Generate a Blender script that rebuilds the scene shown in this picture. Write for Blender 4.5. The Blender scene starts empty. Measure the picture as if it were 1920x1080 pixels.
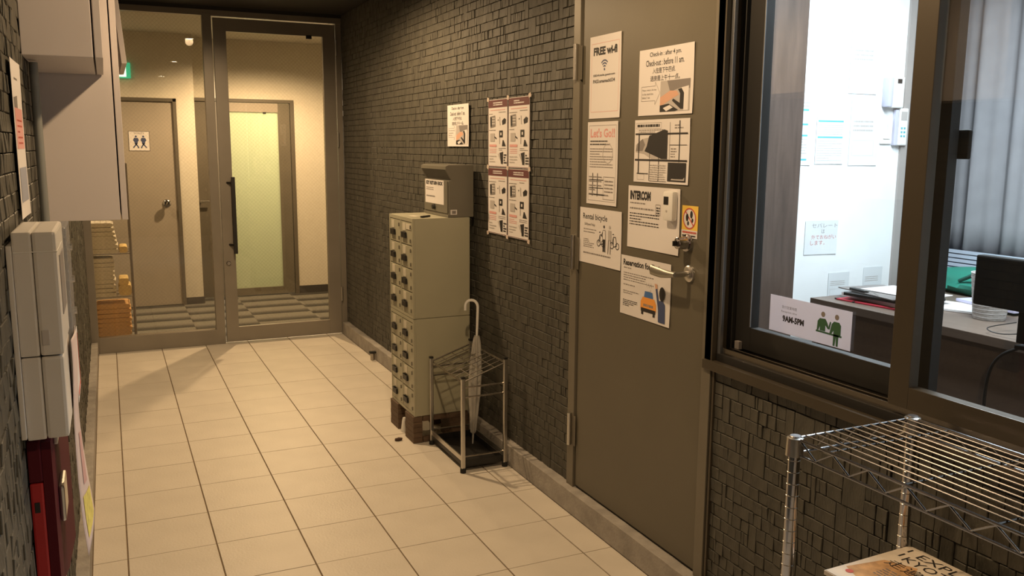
import bpy, bmesh, math, random
from mathutils import Vector, Matrix
rnd = random.Random(7)
PI = math.pi

# ------------------------------------------------------------------ camera, world, lights, exposure
SC = bpy.context.scene
COL = SC.collection
SC.view_settings.view_transform = 'Standard'
SC.view_settings.look = 'None'
SC.view_settings.gamma = 1
SC.view_settings.use_curve_mapping = False
SC.view_settings.exposure = 0.0
F_PX = 1631.72
CAM = Vector((0.01446, -3.80816, 1.44916))
yaw, pit, rol = 0.433664, 0.160012, 0.006624
fw = Vector((math.sin(yaw)*math.cos(pit), math.cos(yaw)*math.cos(pit), -math.sin(pit)))
rt = Vector((math.cos(yaw), -math.sin(yaw), 0)); up = rt.cross(fw)
c_, s_ = math.cos(rol), math.sin(rol)
rt, up = rt*c_+up*s_, up*c_-rt*s_
cd = bpy.data.cameras.new('camera'); cam = bpy.data.objects.new('camera', cd); COL.objects.link(cam)
cd.sensor_width = 36; cd.lens = F_PX*36/1920; cd.clip_start = .02; cd.clip_end = 60
cam.matrix_world = Matrix(((rt.x, up.x, -fw.x, CAM.x), (rt.y, up.y, -fw.y, CAM.y), (rt.z, up.z, -fw.z, CAM.z), (0, 0, 0, 1)))
SC.camera = cam
world = bpy.data.worlds.new('world'); SC.world = world; world.use_nodes = True
world.node_tree.nodes['Background'].inputs[0].default_value = (.05, .045, .04, 1)
world.node_tree.nodes['Background'].inputs[1].default_value = .3

WARM = (1, .68, .37)
COOL = (.80, .93, 1.0)
def spot(name, loc, watts, color, size=125, blend=.55, rad=.035, aim=(0, 0, -1)):
    l = bpy.data.lights.new(name, 'SPOT'); l.energy = watts; l.color = color
    l.spot_size = math.radians(size); l.spot_blend = blend; l.shadow_soft_size = rad
    o = bpy.data.objects.new(name, l); COL.objects.link(o); o.location = loc
    o.rotation_euler = Vector(aim).to_track_quat('-Z', 'Y').to_euler()
    return o
def area(name, loc, w, h, watts, color, aim=(0, 0, -1)):
    l = bpy.data.lights.new(name, 'AREA'); l.energy = watts; l.color = color; l.shape = 'RECTANGLE'; l.size = w; l.size_y = h
    o = bpy.data.objects.new(name, l); COL.objects.link(o); o.location = loc
    o.rotation_euler = Vector(aim).to_track_quat('-Z', 'Y').to_euler()
    return o
CZ = 2.41           # corridor ceiling height
DOWN = [(.768, .80), (.80, -1.62), (.80, -4.04)]
for (x, y), e in zip(DOWN, (122, 64, 48)):
    spot('corridor_spot', (x, y, CZ-.03), e, WARM, 170, .45)
HALLD = [(1.32, 3.86), (-.5, 3.8)]
for x, y in HALLD:
    spot('hall_spot', (x, y, 2.36), 235 if x > 0 else 60, (1, .72, .44), 160, .6)
area('room_light', (2.75, -1.9, 2.42), .5, 1.2, 75, COOL)
area('lamp_behind_frosted_door', (1.75, 5.9, 2.2), .4, .4, 48, (1, .88, .60), (-.3, -1, -.6))

# ------------------------------------------------------------------ materials
def lin(h):
    h = h.lstrip('#'); r = []
    for i in (0, 2, 4):
        c = int(h[i:i+2], 16)/255
        r.append(c/12.92 if c <= .04045 else ((c+.055)/1.055)**2.4)
    return r
MATS = {}
def mat(name, col, rough=.5, metal=0, var=0, vscale=8, bump=0, bscale=60, spec=.5, coat=0, stretch=None, emit=0):
    if name in MATS: return MATS[name]
    m = bpy.data.materials.new(name); m.use_nodes = True; nt = m.node_tree; b = nt.nodes['Principled BSDF']
    if isinstance(col, str): col = lin(col)
    b.inputs['Base Color'].default_value = (*col[:3], 1); b.inputs['Roughness'].default_value = rough
    b.inputs['Metallic'].default_value = metal; b.inputs['Specular IOR Level'].default_value = spec
    b.inputs['Coat Weight'].default_value = coat
    tc = nt.nodes.new('ShaderNodeTexCoord'); mp = nt.nodes.new('ShaderNodeMapping'); nt.links.new(tc.outputs['Object'], mp.inputs[0])
    if stretch: mp.inputs['Scale'].default_value = stretch
    n = nt.nodes.new('ShaderNodeTexNoise'); n.inputs['Scale'].default_value = vscale; n.inputs['Detail'].default_value = 5
    nt.links.new(mp.outputs[0], n.inputs['Vector'])
    r = nt.nodes.new('ShaderNodeValToRGB'); r.color_ramp.elements[0].position = .3; r.color_ramp.elements[1].position = .7
    v = var if var else .03
    r.color_ramp.elements[0].color = (*[c*(1-v) for c in col[:3]], 1); r.color_ramp.elements[1].color = (*[min(1, c*(1+v)) for c in col[:3]], 1)
    nt.links.new(n.outputs['Fac'], r.inputs[0]); nt.links.new(r.outputs[0], b.inputs['Base Color'])
    if bump:
        n2 = nt.nodes.new('ShaderNodeTexNoise'); n2.inputs['Scale'].default_value = bscale; n2.inputs['Detail'].default_value = 4
        nt.links.new(mp.outputs[0], n2.inputs['Vector'])
        bp = nt.nodes.new('ShaderNodeBump'); bp.inputs['Strength'].default_value = bump; bp.inputs['Distance'].default_value = .004
        nt.links.new(n2.outputs['Fac'], bp.inputs['Height']); nt.links.new(bp.outputs[0], b.inputs['Normal'])
    if emit:
        b.inputs['Emission Color'].default_value = (*col[:3], 1); b.inputs['Emission Strength'].default_value = emit
    MATS[name] = m
    return m
def glass_mat(name, tint=(1, 1, 1), wire=0, rough=.0):
    m = bpy.data.materials.new(name); m.use_nodes = True; nt = m.node_tree; nt.nodes.clear()
    out = nt.nodes.new('ShaderNodeOutputMaterial'); tr = nt.nodes.new('ShaderNodeBsdfTransparent'); gl = nt.nodes.new('ShaderNodeBsdfGlossy')
    gl.inputs['Roughness'].default_value = rough; tr.inputs[0].default_value = (*tint, 1)
    fr = nt.nodes.new('ShaderNodeFresnel'); ge = nt.nodes.new('ShaderNodeNewGeometry')   # same reflectance on both faces of the thin pane
    ma = nt.nodes.new('ShaderNodeMath'); ma.operation = 'MULTIPLY_ADD'; ma.inputs[1].default_value = 1/1.5-1.5; ma.inputs[2].default_value = 1.5
    nt.links.new(ge.outputs['Backfacing'], ma.inputs[0]); nt.links.new(ma.outputs[0], fr.inputs[0])
    mx = nt.nodes.new('ShaderNodeMixShader')
    nt.links.new(fr.outputs[0], mx.inputs[0]); nt.links.new(tr.outputs[0], mx.inputs[1]); nt.links.new(gl.outputs[0], mx.inputs[2])
    last = mx
    if wire:
        tc = nt.nodes.new('ShaderNodeTexCoord'); lastv = None
        for a in (45, -45):
            mp = nt.nodes.new('ShaderNodeMapping'); mp.inputs['Rotation'].default_value = (0, math.radians(a), 0)
            wv = nt.nodes.new('ShaderNodeTexWave'); wv.inputs['Scale'].default_value = 16; wv.bands_direction = 'X'
            nt.links.new(tc.outputs['Object'], mp.inputs[0]); nt.links.new(mp.outputs[0], wv.inputs['Vector'])
            gt = nt.nodes.new('ShaderNodeMath'); gt.operation = 'GREATER_THAN'; gt.inputs[1].default_value = .985
            nt.links.new(wv.outputs['Fac'], gt.inputs[0])
            if lastv is None: lastv = gt
            else:
                ad = nt.nodes.new('ShaderNodeMath'); ad.operation = 'MAXIMUM'
                nt.links.new(lastv.outputs[0], ad.inputs[0]); nt.links.new(gt.outputs[0], ad.inputs[1]); lastv = ad
        ml = nt.nodes.new('ShaderNodeMath'); ml.operation = 'MULTIPLY'; ml.inputs[1].default_value = wire
        nt.links.new(lastv.outputs[0], ml.inputs[0])
        d = nt.nodes.new('ShaderNodeBsdfPrincipled'); d.inputs['Base Color'].default_value = (.35, .33, .3, 1); d.inputs['Metallic'].default_value = .6
        m2 = nt.nodes.new('ShaderNodeMixShader'); nt.links.new(ml.outputs[0], m2.inputs[0]); nt.links.new(mx.outputs[0], m2.inputs[1]); nt.links.new(d.outputs[0], m2.inputs[2])
        last = m2
    nt.links.new(last.outputs[0], out.inputs[0])
    return m
M_STONE = mat('dark_stone', (.071, .067, .054), .6, 0, .24, 9, .5, 90, spec=.5, stretch=(1, 2.2, .7))
M_STONE_L = mat('dark_stone_matte', (.105, .094, .080), .62, 0, .28, 9, .9, 140, spec=.5)
M_JOINT = mat('stone_joint', (.012, .010, .008), .9)
M_CURB = mat('curb_mortar', (.34, .315, .285), .85, 0, .18, 14, .6, 90)
M_TILE = mat('cream_floor_tile', (.66, .61, .535), .42, 0, .05, 5, .25, 120, spec=.4, stretch=(1, 1, 1))
M_GROUT = mat('floor_grout', (.20, .145, .09), .9, 0, .2, 20)
M_CEIL = mat('dark_ceiling', (.022, .019, .016), .8)
M_DOOR = mat('grey_brown_steel', (.122, .108, .078), .42, .0, .05, 3, .04, 300)
M_FRAME = mat('frame_steel', (.17, .152, .118), .4, .15, .05, 6)
M_ALU = mat('bronze_aluminium', (.26, .235, .20), .36, .35, .05, 6)
M_SASH = mat('sash_bronze', (.075, .062, .045), .38, .3)
M_SASH_SHADED = mat('sash_bronze_shaded', (.014, .013, .012), .55, 0)  # sash bronze darkened: shade of the inner track put into the colour
M_SILV = mat('brushed_silver', (.45, .47, .5), .32, .9)
M_BLACK = mat('black_plastic', (.012, .011, .010), .45)
M_RUB = mat('black_rubber', (.012, .012, .012), .8)
M_CHROME = mat('chrome', (.45, .44, .45), .10, 1)
M_CHROME2 = mat('satin_chrome', (.62, .60, .56), .3, 1)
M_DIM = mat('old_chrome', (.40, .37, .33), .25, 1)
M_LOCK = mat('locker_paint', (.40, .385, .285), .42, 0, .04, 4)
M_BOXG = mat('grey_enamel', (.165, .155, .125), .38, .1)
M_LABEL = mat('label_card', (.62, .58, .47), .6)
M_PAPER = mat('white_paper', (.72, .69, .68), .7, 0, .02, 3)
M_CAB = mat('cabinet_laminate', (.66, .61, .60), .45, 0, .02, 5)
M_PLAS = mat('offwhite_plastic', (.62, .595, .56), .4, 0, .03, 5)
M_WHITE = mat('white_plastic', (.78, .77, .74), .35)
M_RED = mat('red_enamel', (.36, .018, .02), .35)
M_MAROON = mat('maroon_enamel', (.075, .006, .012), .75, spec=.2)
M_CREAM = mat('cream_wallpaper', (.70, .66, .56), .8, 0, .03, 30, .3, 200)
M_HCEIL = mat('hall_ceiling_paint', (.5, .47, .41), .8)
M_HDOOR = mat('beige_door', (.36, .32, .265), .5)
M_HFRAME = mat('hall_door_frame', (.12, .105, .08), .5)
M_HBASE = mat('hall_baseboard', (.045, .042, .038), .6)
M_WALLW = mat('white_room_wall', (.83, .86, .87), .7)
M_WOODD = mat('dark_wood', (.085, .058, .045), .5, 0, .25, 6, 0, stretch=(6, 6, .6))
M_DESK = mat('brown_laminate', (.15, .11, .085), .4, 0, .15, 5, 0, stretch=(4, .5, 4))
M_PALLET = mat('brown_wood_block', (.115, .072, .045), .7, 0, .25, 14, .5, 80, stretch=(1, 6, 6))
M_INK = mat('black_ink', (.018, .016, .016), .6)
M_INKG = mat('grey_ink', (.22, .20, .19), .7)
M_INKM = mat('pale_grey_ink', (.45, .42, .40), .7)
M_PINK = mat('pink_ink', (.68, .34, .32), .7)
M_REDI = mat('red_ink', (.55, .10, .07), .7)
M_MARI = mat('maroon_ink', (.12, .035, .035), .7)
M_YEL = mat('yellow_ink', (.85, .58, .10), .6)
M_ORG = mat('orange_ink', (.80, .33, .06), .6)
M_BLUE = mat('blue_ink', (.06, .16, .40), .6)
M_NAVY = mat('navy_ink', (.05, .07, .16), .6)
M_GREEN = mat('green_ink', (.035, .115, .06), .5)
M_TEAL = mat('teal_ink', (.10, .45, .52), .6)
M_SKIN = mat('skin_ink', (.62, .36, .25), .6)
M_GLASS = glass_mat('clear_glass')
M_WGLASS = glass_mat('wired_glass', (.86, .83, .76), .10)
M_TOWW = mat('white_towel', (.74, .70, .60), .95, 0, .08, 30, 1, 300)
M_TOWO = mat('orange_towel', (.75, .45, .19), .95, 0, .10, 30, 1, 300)
M_TOWY = mat('yellow_towel', (.80, .60, .26), .95, 0, .10, 30, 1, 300)
M_CURT = mat('grey_curtain', (.30, .295, .31), .9, 0, .06, 12)
M_BAG = mat('green_vinyl', (.03, .22, .16), .45)
M_BLIND = mat('blind_slat', (.62, .68, .80), .5)

def carpet_mat():
    m = bpy.data.materials.new('carpet_tile'); m.use_nodes = True; nt = m.node_tree; b = nt.nodes['Principled BSDF']; b.inputs['Roughness'].default_value = .95
    tc = nt.nodes.new('ShaderNodeTexCoord'); sp = nt.nodes.new('ShaderNodeSeparateXYZ'); nt.links.new(tc.outputs['Object'], sp.inputs[0])
    ad = nt.nodes.new('ShaderNodeMath'); ad.operation = 'MULTIPLY_ADD'; ad.inputs[1].default_value = 3.0; ad.inputs[2].default_value = .5
    nt.links.new(sp.outputs['Y'], ad.inputs[0])
    r = nt.nodes.new('ShaderNodeValToRGB'); e = r.color_ramp.elements
    e[0].position = .22; e[0].color = (.035, .034, .030, 1); e[1].position = .55; e[1].color = (.17, .165, .145, 1)
    nt.links.new(ad.outputs[0], r.inputs[0]); nt.links.new(r.outputs[0], b.inputs['Base Color'])
    return m
M_CARPET = carpet_mat()
def frost_mat():
    m = bpy.data.materials.new('frosted_glass'); m.use_nodes = True; nt = m.node_tree; nt.nodes.clear()
    out = nt.nodes.new('ShaderNodeOutputMaterial'); t = nt.nodes.new('ShaderNodeBsdfTranslucent'); t.inputs[0].default_value = (.9, .95, .8, 1)
    d = nt.nodes.new('ShaderNodeBsdfDiffuse'); d.inputs[0].default_value = (.55, .58, .45, 1)
    g = nt.nodes.new('ShaderNodeBsdfGlossy'); g.inputs['Roughness'].default_value = .3
    a = nt.nodes.new('ShaderNodeMixShader'); a.inputs[0].default_value = .35; nt.links.new(t.outputs[0], a.inputs[1]); nt.links.new(d.outputs[0], a.inputs[2])
    c = nt.nodes.new('ShaderNodeMixShader'); c.inputs[0].default_value = .05; nt.links.new(a.outputs[0], c.inputs[1]); nt.links.new(g.outputs[0], c.inputs[2])
    nt.links.new(c.outputs[0], out.inputs[0]); return m
M_FROST = frost_mat()
def vinyl_mat(name, col, alpha, rough=.25):
    m = bpy.data.materials.new(name); m.use_nodes = True; b = m.node_tree.nodes['Principled BSDF']
    b.inputs['Base Color'].default_value = (*col, 1); b.inputs['Roughness'].default_value = rough; b.inputs['Alpha'].default_value = alpha
    return m
M_VINYL = vinyl_mat('clear_vinyl', (.62, .60, .56), .62)
M_CLEARP = vinyl_mat('clear_plastic_cover', (.55, .57, .62), .35, .15)
M_BOTTLE = vinyl_mat('clear_bottle', (.7, .85, .95), .45, .1)

# ------------------------------------------------------------------ mesh helpers
class MB:
    def __init__(s): s.v = []; s.f = []
    def quadbox(s, a, b):
        x0, y0, z0 = a; x1, y1, z1 = b; n = len(s.v)
        s.v += [(x0, y0, z0), (x1, y0, z0), (x1, y1, z0), (x0, y1, z0), (x0, y0, z1), (x1, y0, z1), (x1, y1, z1), (x0, y1, z1)]
        s.f += [tuple(n+i for i in q) for q in ((3, 2, 1, 0), (4, 5, 6, 7), (0, 1, 5, 4), (1, 2, 6, 5), (2, 3, 7, 6), (3, 0, 4, 7))]
        return s
    def box(s, a, b, bev=0):
        a2 = [min(a[i], b[i]) for i in range(3)]; b2 = [max(a[i], b[i]) for i in range(3)]
        if not bev: return s.quadbox(a2, b2)
        bm = bmesh.new(); bmesh.ops.create_cube(bm, size=1)
        for v in bm.verts: v.co = Vector([a2[i]+(v.co[i]+.5)*(b2[i]-a2[i]) for i in range(3)])
        bmesh.ops.bevel(bm, geom=bm.edges[:], offset=min(bev, .45*min(b2[i]-a2[i] for i in range(3))), segments=2, profile=.6, affect='EDGES')
        return s.add_bm(bm)
    def add_bm(s, bm):
        n = len(s.v); bm.verts.index_update()
        s.v += [tuple(v.co) for v in bm.verts]; s.f += [tuple(n+v.index for v in f.verts) for f in bm.faces]; bm.free(); return s
    def tube(s, pts, r, n=10, cap=True, closed=False):
        pts = [Vector(p) for p in pts]; rs = r if isinstance(r, (list, tuple)) else [r]*len(pts); base = len(s.v); N = len(pts)
        u = None
        for i, p in enumerate(pts):
            if closed: t = (pts[(i+1) % N]-pts[i-1])
            else: t = (pts[min(i+1, N-1)]-pts[max(i-1, 0)])
            t.normalize()
            if u is None:
                u = t.orthogonal().normalized()
            else:
                u = (u-t*u.dot(t)).normalized()
            w = t.cross(u)
            for k in range(n):
                a = 2*PI*k/n; s.v.append(tuple(p+(u*math.cos(a)+w*math.sin(a))*rs[i]))
        for i in range(N if closed else N-1):
            j = (i+1) % N
            for k in range(n):
                s.f.append((base+i*n+k, base+i*n+(k+1) % n, base+j*n+(k+1) % n, base+j*n+k))
        if cap and not closed:
            s.f.append(tuple(base+k for k in range(n))[::-1]); s.f.append(tuple(base+(N-1)*n+k for k in range(n)))
        return s
    def cyl(s, p, q, r, n=16): return s.tube([p, q], r, n)
    def lathe(s, prof, o=(0, 0, 0), n=24, axis='z'):
        base = len(s.v); m = len(prof)
        for k in range(n):
            a = 2*PI*k/n
            for r, h in prof:
                x, y, z = r*math.cos(a), r*math.sin(a), h
                if axis == 'x': x, y, z = z, x, y
                if axis == 'y': x, y, z = y, z, x
                s.v.append((o[0]+x, o[1]+y, o[2]+z))
        for k in range(n):
            k2 = (k+1) % n
            for i in range(m-1): s.f.append((base+k*m+i, base+k2*m+i, base+k2*m+i+1, base+k*m+i+1))
        return s
    def prism(s, poly, h0, h1, ax='z'):
        # polygon in the two other axes extruded along ax
        def P(a, b, h): return {'z': (a, b, h), 'y': (a, h, b), 'x': (h, a, b)}[ax]
        n = len(s.v); m = len(poly)
        s.v += [P(a, b, h0) for a, b in poly]+[P(a, b, h1) for a, b in poly]
        s.f.append(tuple(n+i for i in range(m))[::-1]); s.f.append(tuple(n+m+i for i in range(m)))
        for i in range(m): j = (i+1) % m; s.f.append((n+i, n+j, n+m+j, n+m+i))
        return s
    def mesh(s, name, m, smooth=False):
        me = bpy.data.meshes.new(name); me.from_pydata(s.v, [], s.f)
        bm = bmesh.new(); bm.from_mesh(me); bmesh.ops.recalc_face_normals(bm, faces=bm.faces[:]); bm.to_mesh(me); bm.free()
        for mm in (m if isinstance(m, list) else [m]): me.materials.append(mm)
        if smooth: me.shade_smooth()
        return me
    def build(s, name, m, parent=None, smooth=False, M=None):
        o = bpy.data.objects.new(name, s.mesh(name, m, smooth)); COL.objects.link(o)
        if smooth:
            try: o.data.set_sharp_from_angle(angle=math.radians(40))
            except Exception: pass
        if parent: o.parent = parent
        if M is not None: o.matrix_world = M
        return o
def tag(o, label=None, cat=None, group=None, kind=None):
    if label: o['label'] = label
    if cat: o['category'] = cat
    if group: o['group'] = group
    if kind: o['kind'] = kind
    return o
def empty(name, loc=(0, 0, 0), M=None):
    o = bpy.data.objects.new(name, None); COL.objects.link(o); o.empty_display_size = .05
    if M is not None: o.matrix_world = M
    else: o.location = loc
    return o
def struct(o): o['kind'] = 'structure'; return o
def B(name, a, b, m, parent=None, bev=0, smooth=False): return MB().box(a, b, bev).build(name, m, parent, smooth)
def MR(x, y, z):   # on the right wall, facing -X : local x -> -Y, local y -> Z, local z -> -X
    return Matrix(((0, 0, -1, x), (-1, 0, 0, y), (0, 1, 0, z), (0, 0, 0, 1)))
def MF(x, y, z):   # facing -Y
    return Matrix(((1, 0, 0, x), (0, 0, -1, y), (0, 1, 0, z), (0, 0, 0, 1)))
def ML(x, y, z):   # on the left wall, facing +X
    return Matrix(((0, 0, 1, x), (1, 0, 0, y), (0, 1, 0, z), (0, 0, 0, 1)))

# ------------------------------------------------------------------ projection (only used to choose which stones become parts)
def pix(p):
    d = Vector(p)-CAM; z = d.dot(fw)
    if z < .05: return None
    return 960+F_PX*d.dot(rt)/z, 540-F_PX*d.dot(up)/z, z

# ------------------------------------------------------------------ stone cladding
ROWH = .0385
def stone_wall(name, y0, y1, z0, z1, xface, side, parent, seed, skip=None, mats=None):
    """side -1: faces -X (right wall), +1: faces +X (left wall). local frame: pieces built in world coordinates"""
    r = random.Random(seed); pieces = []; U = .018
    nc = int(round((y1-y0)/U)); nr = int(math.ceil((z1-z0)/ROWH-.15)); occ = set()
    for row in range(nr):
        c = 0
        while c < nc:
            if (row, c) in occ: c += 1; continue
            w = r.choice((1, 1, 2, 2, 2, 2, 2, 2, 2, 3, 4, 4)); w = min(w, nc-c)
            k = 1
            while k < w and (row, c+k) not in occ: k += 1
            w = k; h = 2 if (w in (1, 2, 4) and r.random() < .05 and row+1 < nr and not any((row+1, c+q) in occ for q in range(w))) else 1
            if h == 2:
                for q in range(w): occ.add((row+1, c+q))
            ya, yb = y0+c*(y1-y0)/nc, y0+(c+w)*(y1-y0)/nc; za, zb = z0+row*ROWH, min(z0+(row+h)*ROWH, z1)
            if w == 2 and h == 1 and r.random() < .12: cuts = [ya, ya+(yb-ya)*r.choice((.35, .65)), yb]
            else: cuts = [ya, yb]
            for p, q in zip(cuts[:-1], cuts[1:]):
                pieces.append([p, q, za, zb, r.uniform(-.0016, .0018), r.uniform(-.0010, .0010), r.uniform(-.0010, .0010)])
            c += w
    if skip: pieces = [p for p in pieces if not skip((p[0]+p[1])/2, (p[2]+p[3])/2)]
    sc = []
    for i, p in enumerate(pieces):
        cy, cz = (p[0]+p[1])/2, (p[2]+p[3])/2
        q = pix((xface, cy, cz))
        if q and -10 < q[0] < 1930 and -10 < q[1] < 1090:
            a = pix((xface, p[0], cz)); b = pix((xface, p[1], cz))
            if a and b: sc.append((abs(a[0]-b[0])*F_PX*(p[3]-p[2])/q[2], i))
    sc.sort(reverse=True); big = set(i for _, i in sc[:300])
    m = MB(); g = .0011
    def corners(w, h, d, t1, t2):
        # unit piece: base on x=0 plane going outwards by d
        hw, hh = w/2-g, h/2-g
        base = [(-hw, -hh), (hw, -hh), (hw, hh), (-hw, hh)]; c = .0012
        out = []
        for (a, b) in base: out.append((0, a, b))
        for k, (a, b) in enumerate(base):
            dd = d+t1*(1 if a > 0 else -1)+t2*(1 if b > 0 else -1)
            out.append((side*(dd-c), a, b))
        for k, (a, b) in enumerate(base):
            dd = d+t1*(1 if a > 0 else -1)+t2*(1 if b > 0 else -1)
            out.append((side*dd, a*(1-c/hw), b*(1-c/hh)))
        return out
    FC = [(8, 9, 10, 11)]+[(i, (i+1) % 4, 4+(i+1) % 4, 4+i) for i in range(4)]+[(4+i, 4+(i+1) % 4, 8+(i+1) % 4, 8+i) for i in range(4)]
    if side < 0: FC = [f[::-1] for f in FC]
    cache = {}
    for i, p in enumerate(pieces):
        w, h = p[1]-p[0], p[3]-p[2]; c = ((p[0]+p[1])/2, (p[2]+p[3])/2)
        if i in big:
            key = (round(w, 3), round(h, 3), r.randrange(4))
            if key not in cache:
                me = bpy.data.meshes.new('stone_tile'); me.from_pydata(corners(w, h, .011, r.uniform(-.0016, .0016), r.uniform(-.0016, .0016)), [], FC)
                me.materials.append(M_STONE); me.update(); cache[key] = me
            o = bpy.data.objects.new('stone_tile', cache[key]); COL.objects.link(o)
            o.location = (xface-side*.011+side*p[4], c[0], c[1]); o.parent = parent
        else:
            n = len(m.v); vs = corners(w, h, .011+p[4], p[5], p[6])
            m.v += [(xface-side*.011+a, b+c[0], d+c[1]) for a, b, d in vs]; m.f += [tuple(n+k for k in f) for f in FC]
    me = bpy.data.meshes.new('stone_tiles_far'); me.from_pydata(m.v, [], m.f); me.materials.append(M_STONE); me.update()
    o = bpy.data.objects.new('small_stone_tiles', me); COL.objects.link(o); o.parent = parent; o['kind'] = 'stuff'

# ------------------------------------------------------------------ floor
XL, XR, YG = -.114, 1.62, 2.80       # kerb faces, glass partition plane
WXL, WXR = -.154, 1.660              # wall faces
fl = struct(B('floor', (-.35, -5.6, -.06), (1.9, 2.86, -.004), M_GROUT))
TS, TR = .30, .30785
tcache = {}
for i in range(-1, 6):
    x0, x1 = max(i*TS, XL), min((i+1)*TS, XR)
    for j in range(-18, 10):
        y0, y1 = j*TR, min((j+1)*TR, YG+.05)
        if y1-y0 < .01: continue
        key = (round(x1-x0, 4), round(y1-y0, 4))
        if key not in tcache:
            w, l = x1-x0, y1-y0
            tcache[key] = MB().box((-w/2+.0026, -l/2+.0017, -.008), (w/2-.0026, l/2-.0017, 0), .0008).mesh('floor_tile', M_TILE)
        o = bpy.data.objects.new('floor_tile', tcache[key]); COL.objects.link(o)
        o.location = ((x0+x1)/2, (y0+y1)/2, rnd.uniform(-.0003, .0003)); o.parent = fl
struct(B('ceiling', (-.35, -5.6, CZ), (1.9, 2.86, CZ+.1), M_CEIL))
struct(B('wall_back', (-.35, -5.7, 0), (1.9, -5.6, CZ), mat('entrance_wall', (.05, .045, .04), .7)))

# ------------------------------------------------------------------ walls of the corridor
wl = struct(B('wall_left', (-.30, -5.6, 0), (WXL-.010, YG+.06, CZ), M_JOINT))
stone_wall('l', -3.35, YG, .085, CZ, WXL, 1, wl, 3)
wr = struct(MB().box((WXR+.010, -.815, 0), (1.80, YG+.06, CZ)).box((WXR+.010, -1.69, 2.10), (1.80, -.815, CZ)).build('wall_right', M_JOINT))
stone_wall('r', -.815, YG, .097, CZ, WXR, -1, wr, 5)
wr2 = struct(MB().box((WXR+.010, -5.6, 0), (1.80, -1.735, .785)).box((WXR+.010, -5.6, 2.06), (1.80, -1.69, CZ)).box((WXR+.010, -5.6, .785), (1.80, -3.9, 2.06)).box((WXR+.04,-1.69,0),(1.80,-.815,.09)).build('wall_right', M_JOINT))
stone_wall('w', -3.5, -1.735, .097, .785, WXR, -1, wr2, 11)
struct(MB().box((WXL-.02, -5.6, 0), (XL, YG, .085), .003).build('baseboard_left', M_CURB))
# right kerb: uneven cast edge along its top
m = MB(); ys = [-3.9+i*.05 for i in range(135)]; ys = [y for y in ys if y < YG]+[YG]
prof = []
for y in ys:
    t = .094+rnd.uniform(-.0014, .0014); prof.append((y, t))
for y, t in prof:
    m.v += [(XR, y, 0), (XR, y, t-.003), (XR+.003, y, t), (WXR+.012, y, t+.002)]
for i in range(len(prof)-1):
    for k in range(3): m.f.append((i*4+k, i*4+4+k, i*4+5+k, i*4+1+k))
struct(m.build('baseboard_right', M_CURB))

# ------------------------------------------------------------------ glass partition with door at the corridor's end (door_1)
d1 = struct(empty('door_1', (.4, YG, 0)))
def P(name, a, b, m, par, bev=.0015):
    o = MB().box(a, b, bev).build(name, m); M0 = par.matrix_world.copy() if par.parent is None else None
    bpy_par(o, par); return o
def bpy_par(o, par):
    o.parent = par
    # parents here are never rotated: keep world position
    loc = Vector((0, 0, 0)); p = par
    while p: loc += p.location; p = p.parent
    o.location = o.location-loc
FY0, FY1 = YG, YG+.06
for nm, a, b in [('jamb', (-.154, FY0, .0), (-.105, FY1, 2.36)), ('jamb', (1.618, FY0+.008, 0), (1.66, FY1, 2.36)), ('mullion', (.68, FY0, 0), (.742, FY1, 2.36)),
                 ('head_rail', (-.154, FY0+.002, 2.345), (1.66, FY1, 2.385)), ('bottom_rail', (-.105, FY0-.002, 0), (.682, FY1, .112))]:
    P(nm, a, b, M_ALU, d1)
P('fixed_pane', (-.105, YG+.02, .11), (.682, YG+.026, 2.346), M_WGLASS, d1, 0)
leaf = P('door_leaf', (.752, YG-.002, .012), (.838, YG+.038, 2.335), M_ALU, d1)   # lock stile carries the leaf's other pieces
def P2(name, a, b, m, bev=.0015):
    o = MB().box(a, b, bev).build(name, m); bpy_par(o, leaf); return o
P2('hinge_stile', (1.520, YG-.002, .012), (1.612, YG+.038, 2.335), M_ALU)
P2('top_rail', (.838, YG, 2.245), (1.520, YG+.036, 2.335), M_ALU)
P2('bottom_rail', (.838, YG, .012), (1.520, YG+.036, .118), M_ALU)
P2('glass_pane', (.832, YG+.014, .112), (1.526, YG+.020, 2.25), M_WGLASS, 0)
P2('glazing_bead', (.838, YG-.004, .118), (1.520, YG+.004, .124), M_CHROME2)
hm = MB().box((.822, YG-.062, .672), (.848, YG-.046, 1.228), .002).cyl((.80, YG, 1.185), (.835, YG-.054, 1.185), .008).cyl((.80, YG, .735), (.835, YG-.054, .735), .008)
o = hm.build('pull_handle', M_BLACK); bpy_par(o, leaf)
o = MB().lathe([(0, -.012), (.012, -.012), (.016, -.008), (.017, 0)], (.786, YG-.003, .60), 20, 'y').build('lock_cylinder', M_CHROME, smooth=True); bpy_par(o, leaf)
for z in (.32, 1.50, 2.17):
    o = MB().cyl((1.617, YG-.010, z-.055), (1.617, YG-.010, z+.055), .006).build('hinge', M_CHROME2, smooth=True); bpy_par(o, d1)
P('closer_bracket', (1.40, YG-.004, 2.225), (1.44, YG+.014, 2.25), M_BLACK, d1)
struct(B('wall_end', (-.30, YG+.004, 2.385), (1.8, YG+.06, CZ+.1), mat('dark_header', (.02, .017, .014), .6)))

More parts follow.
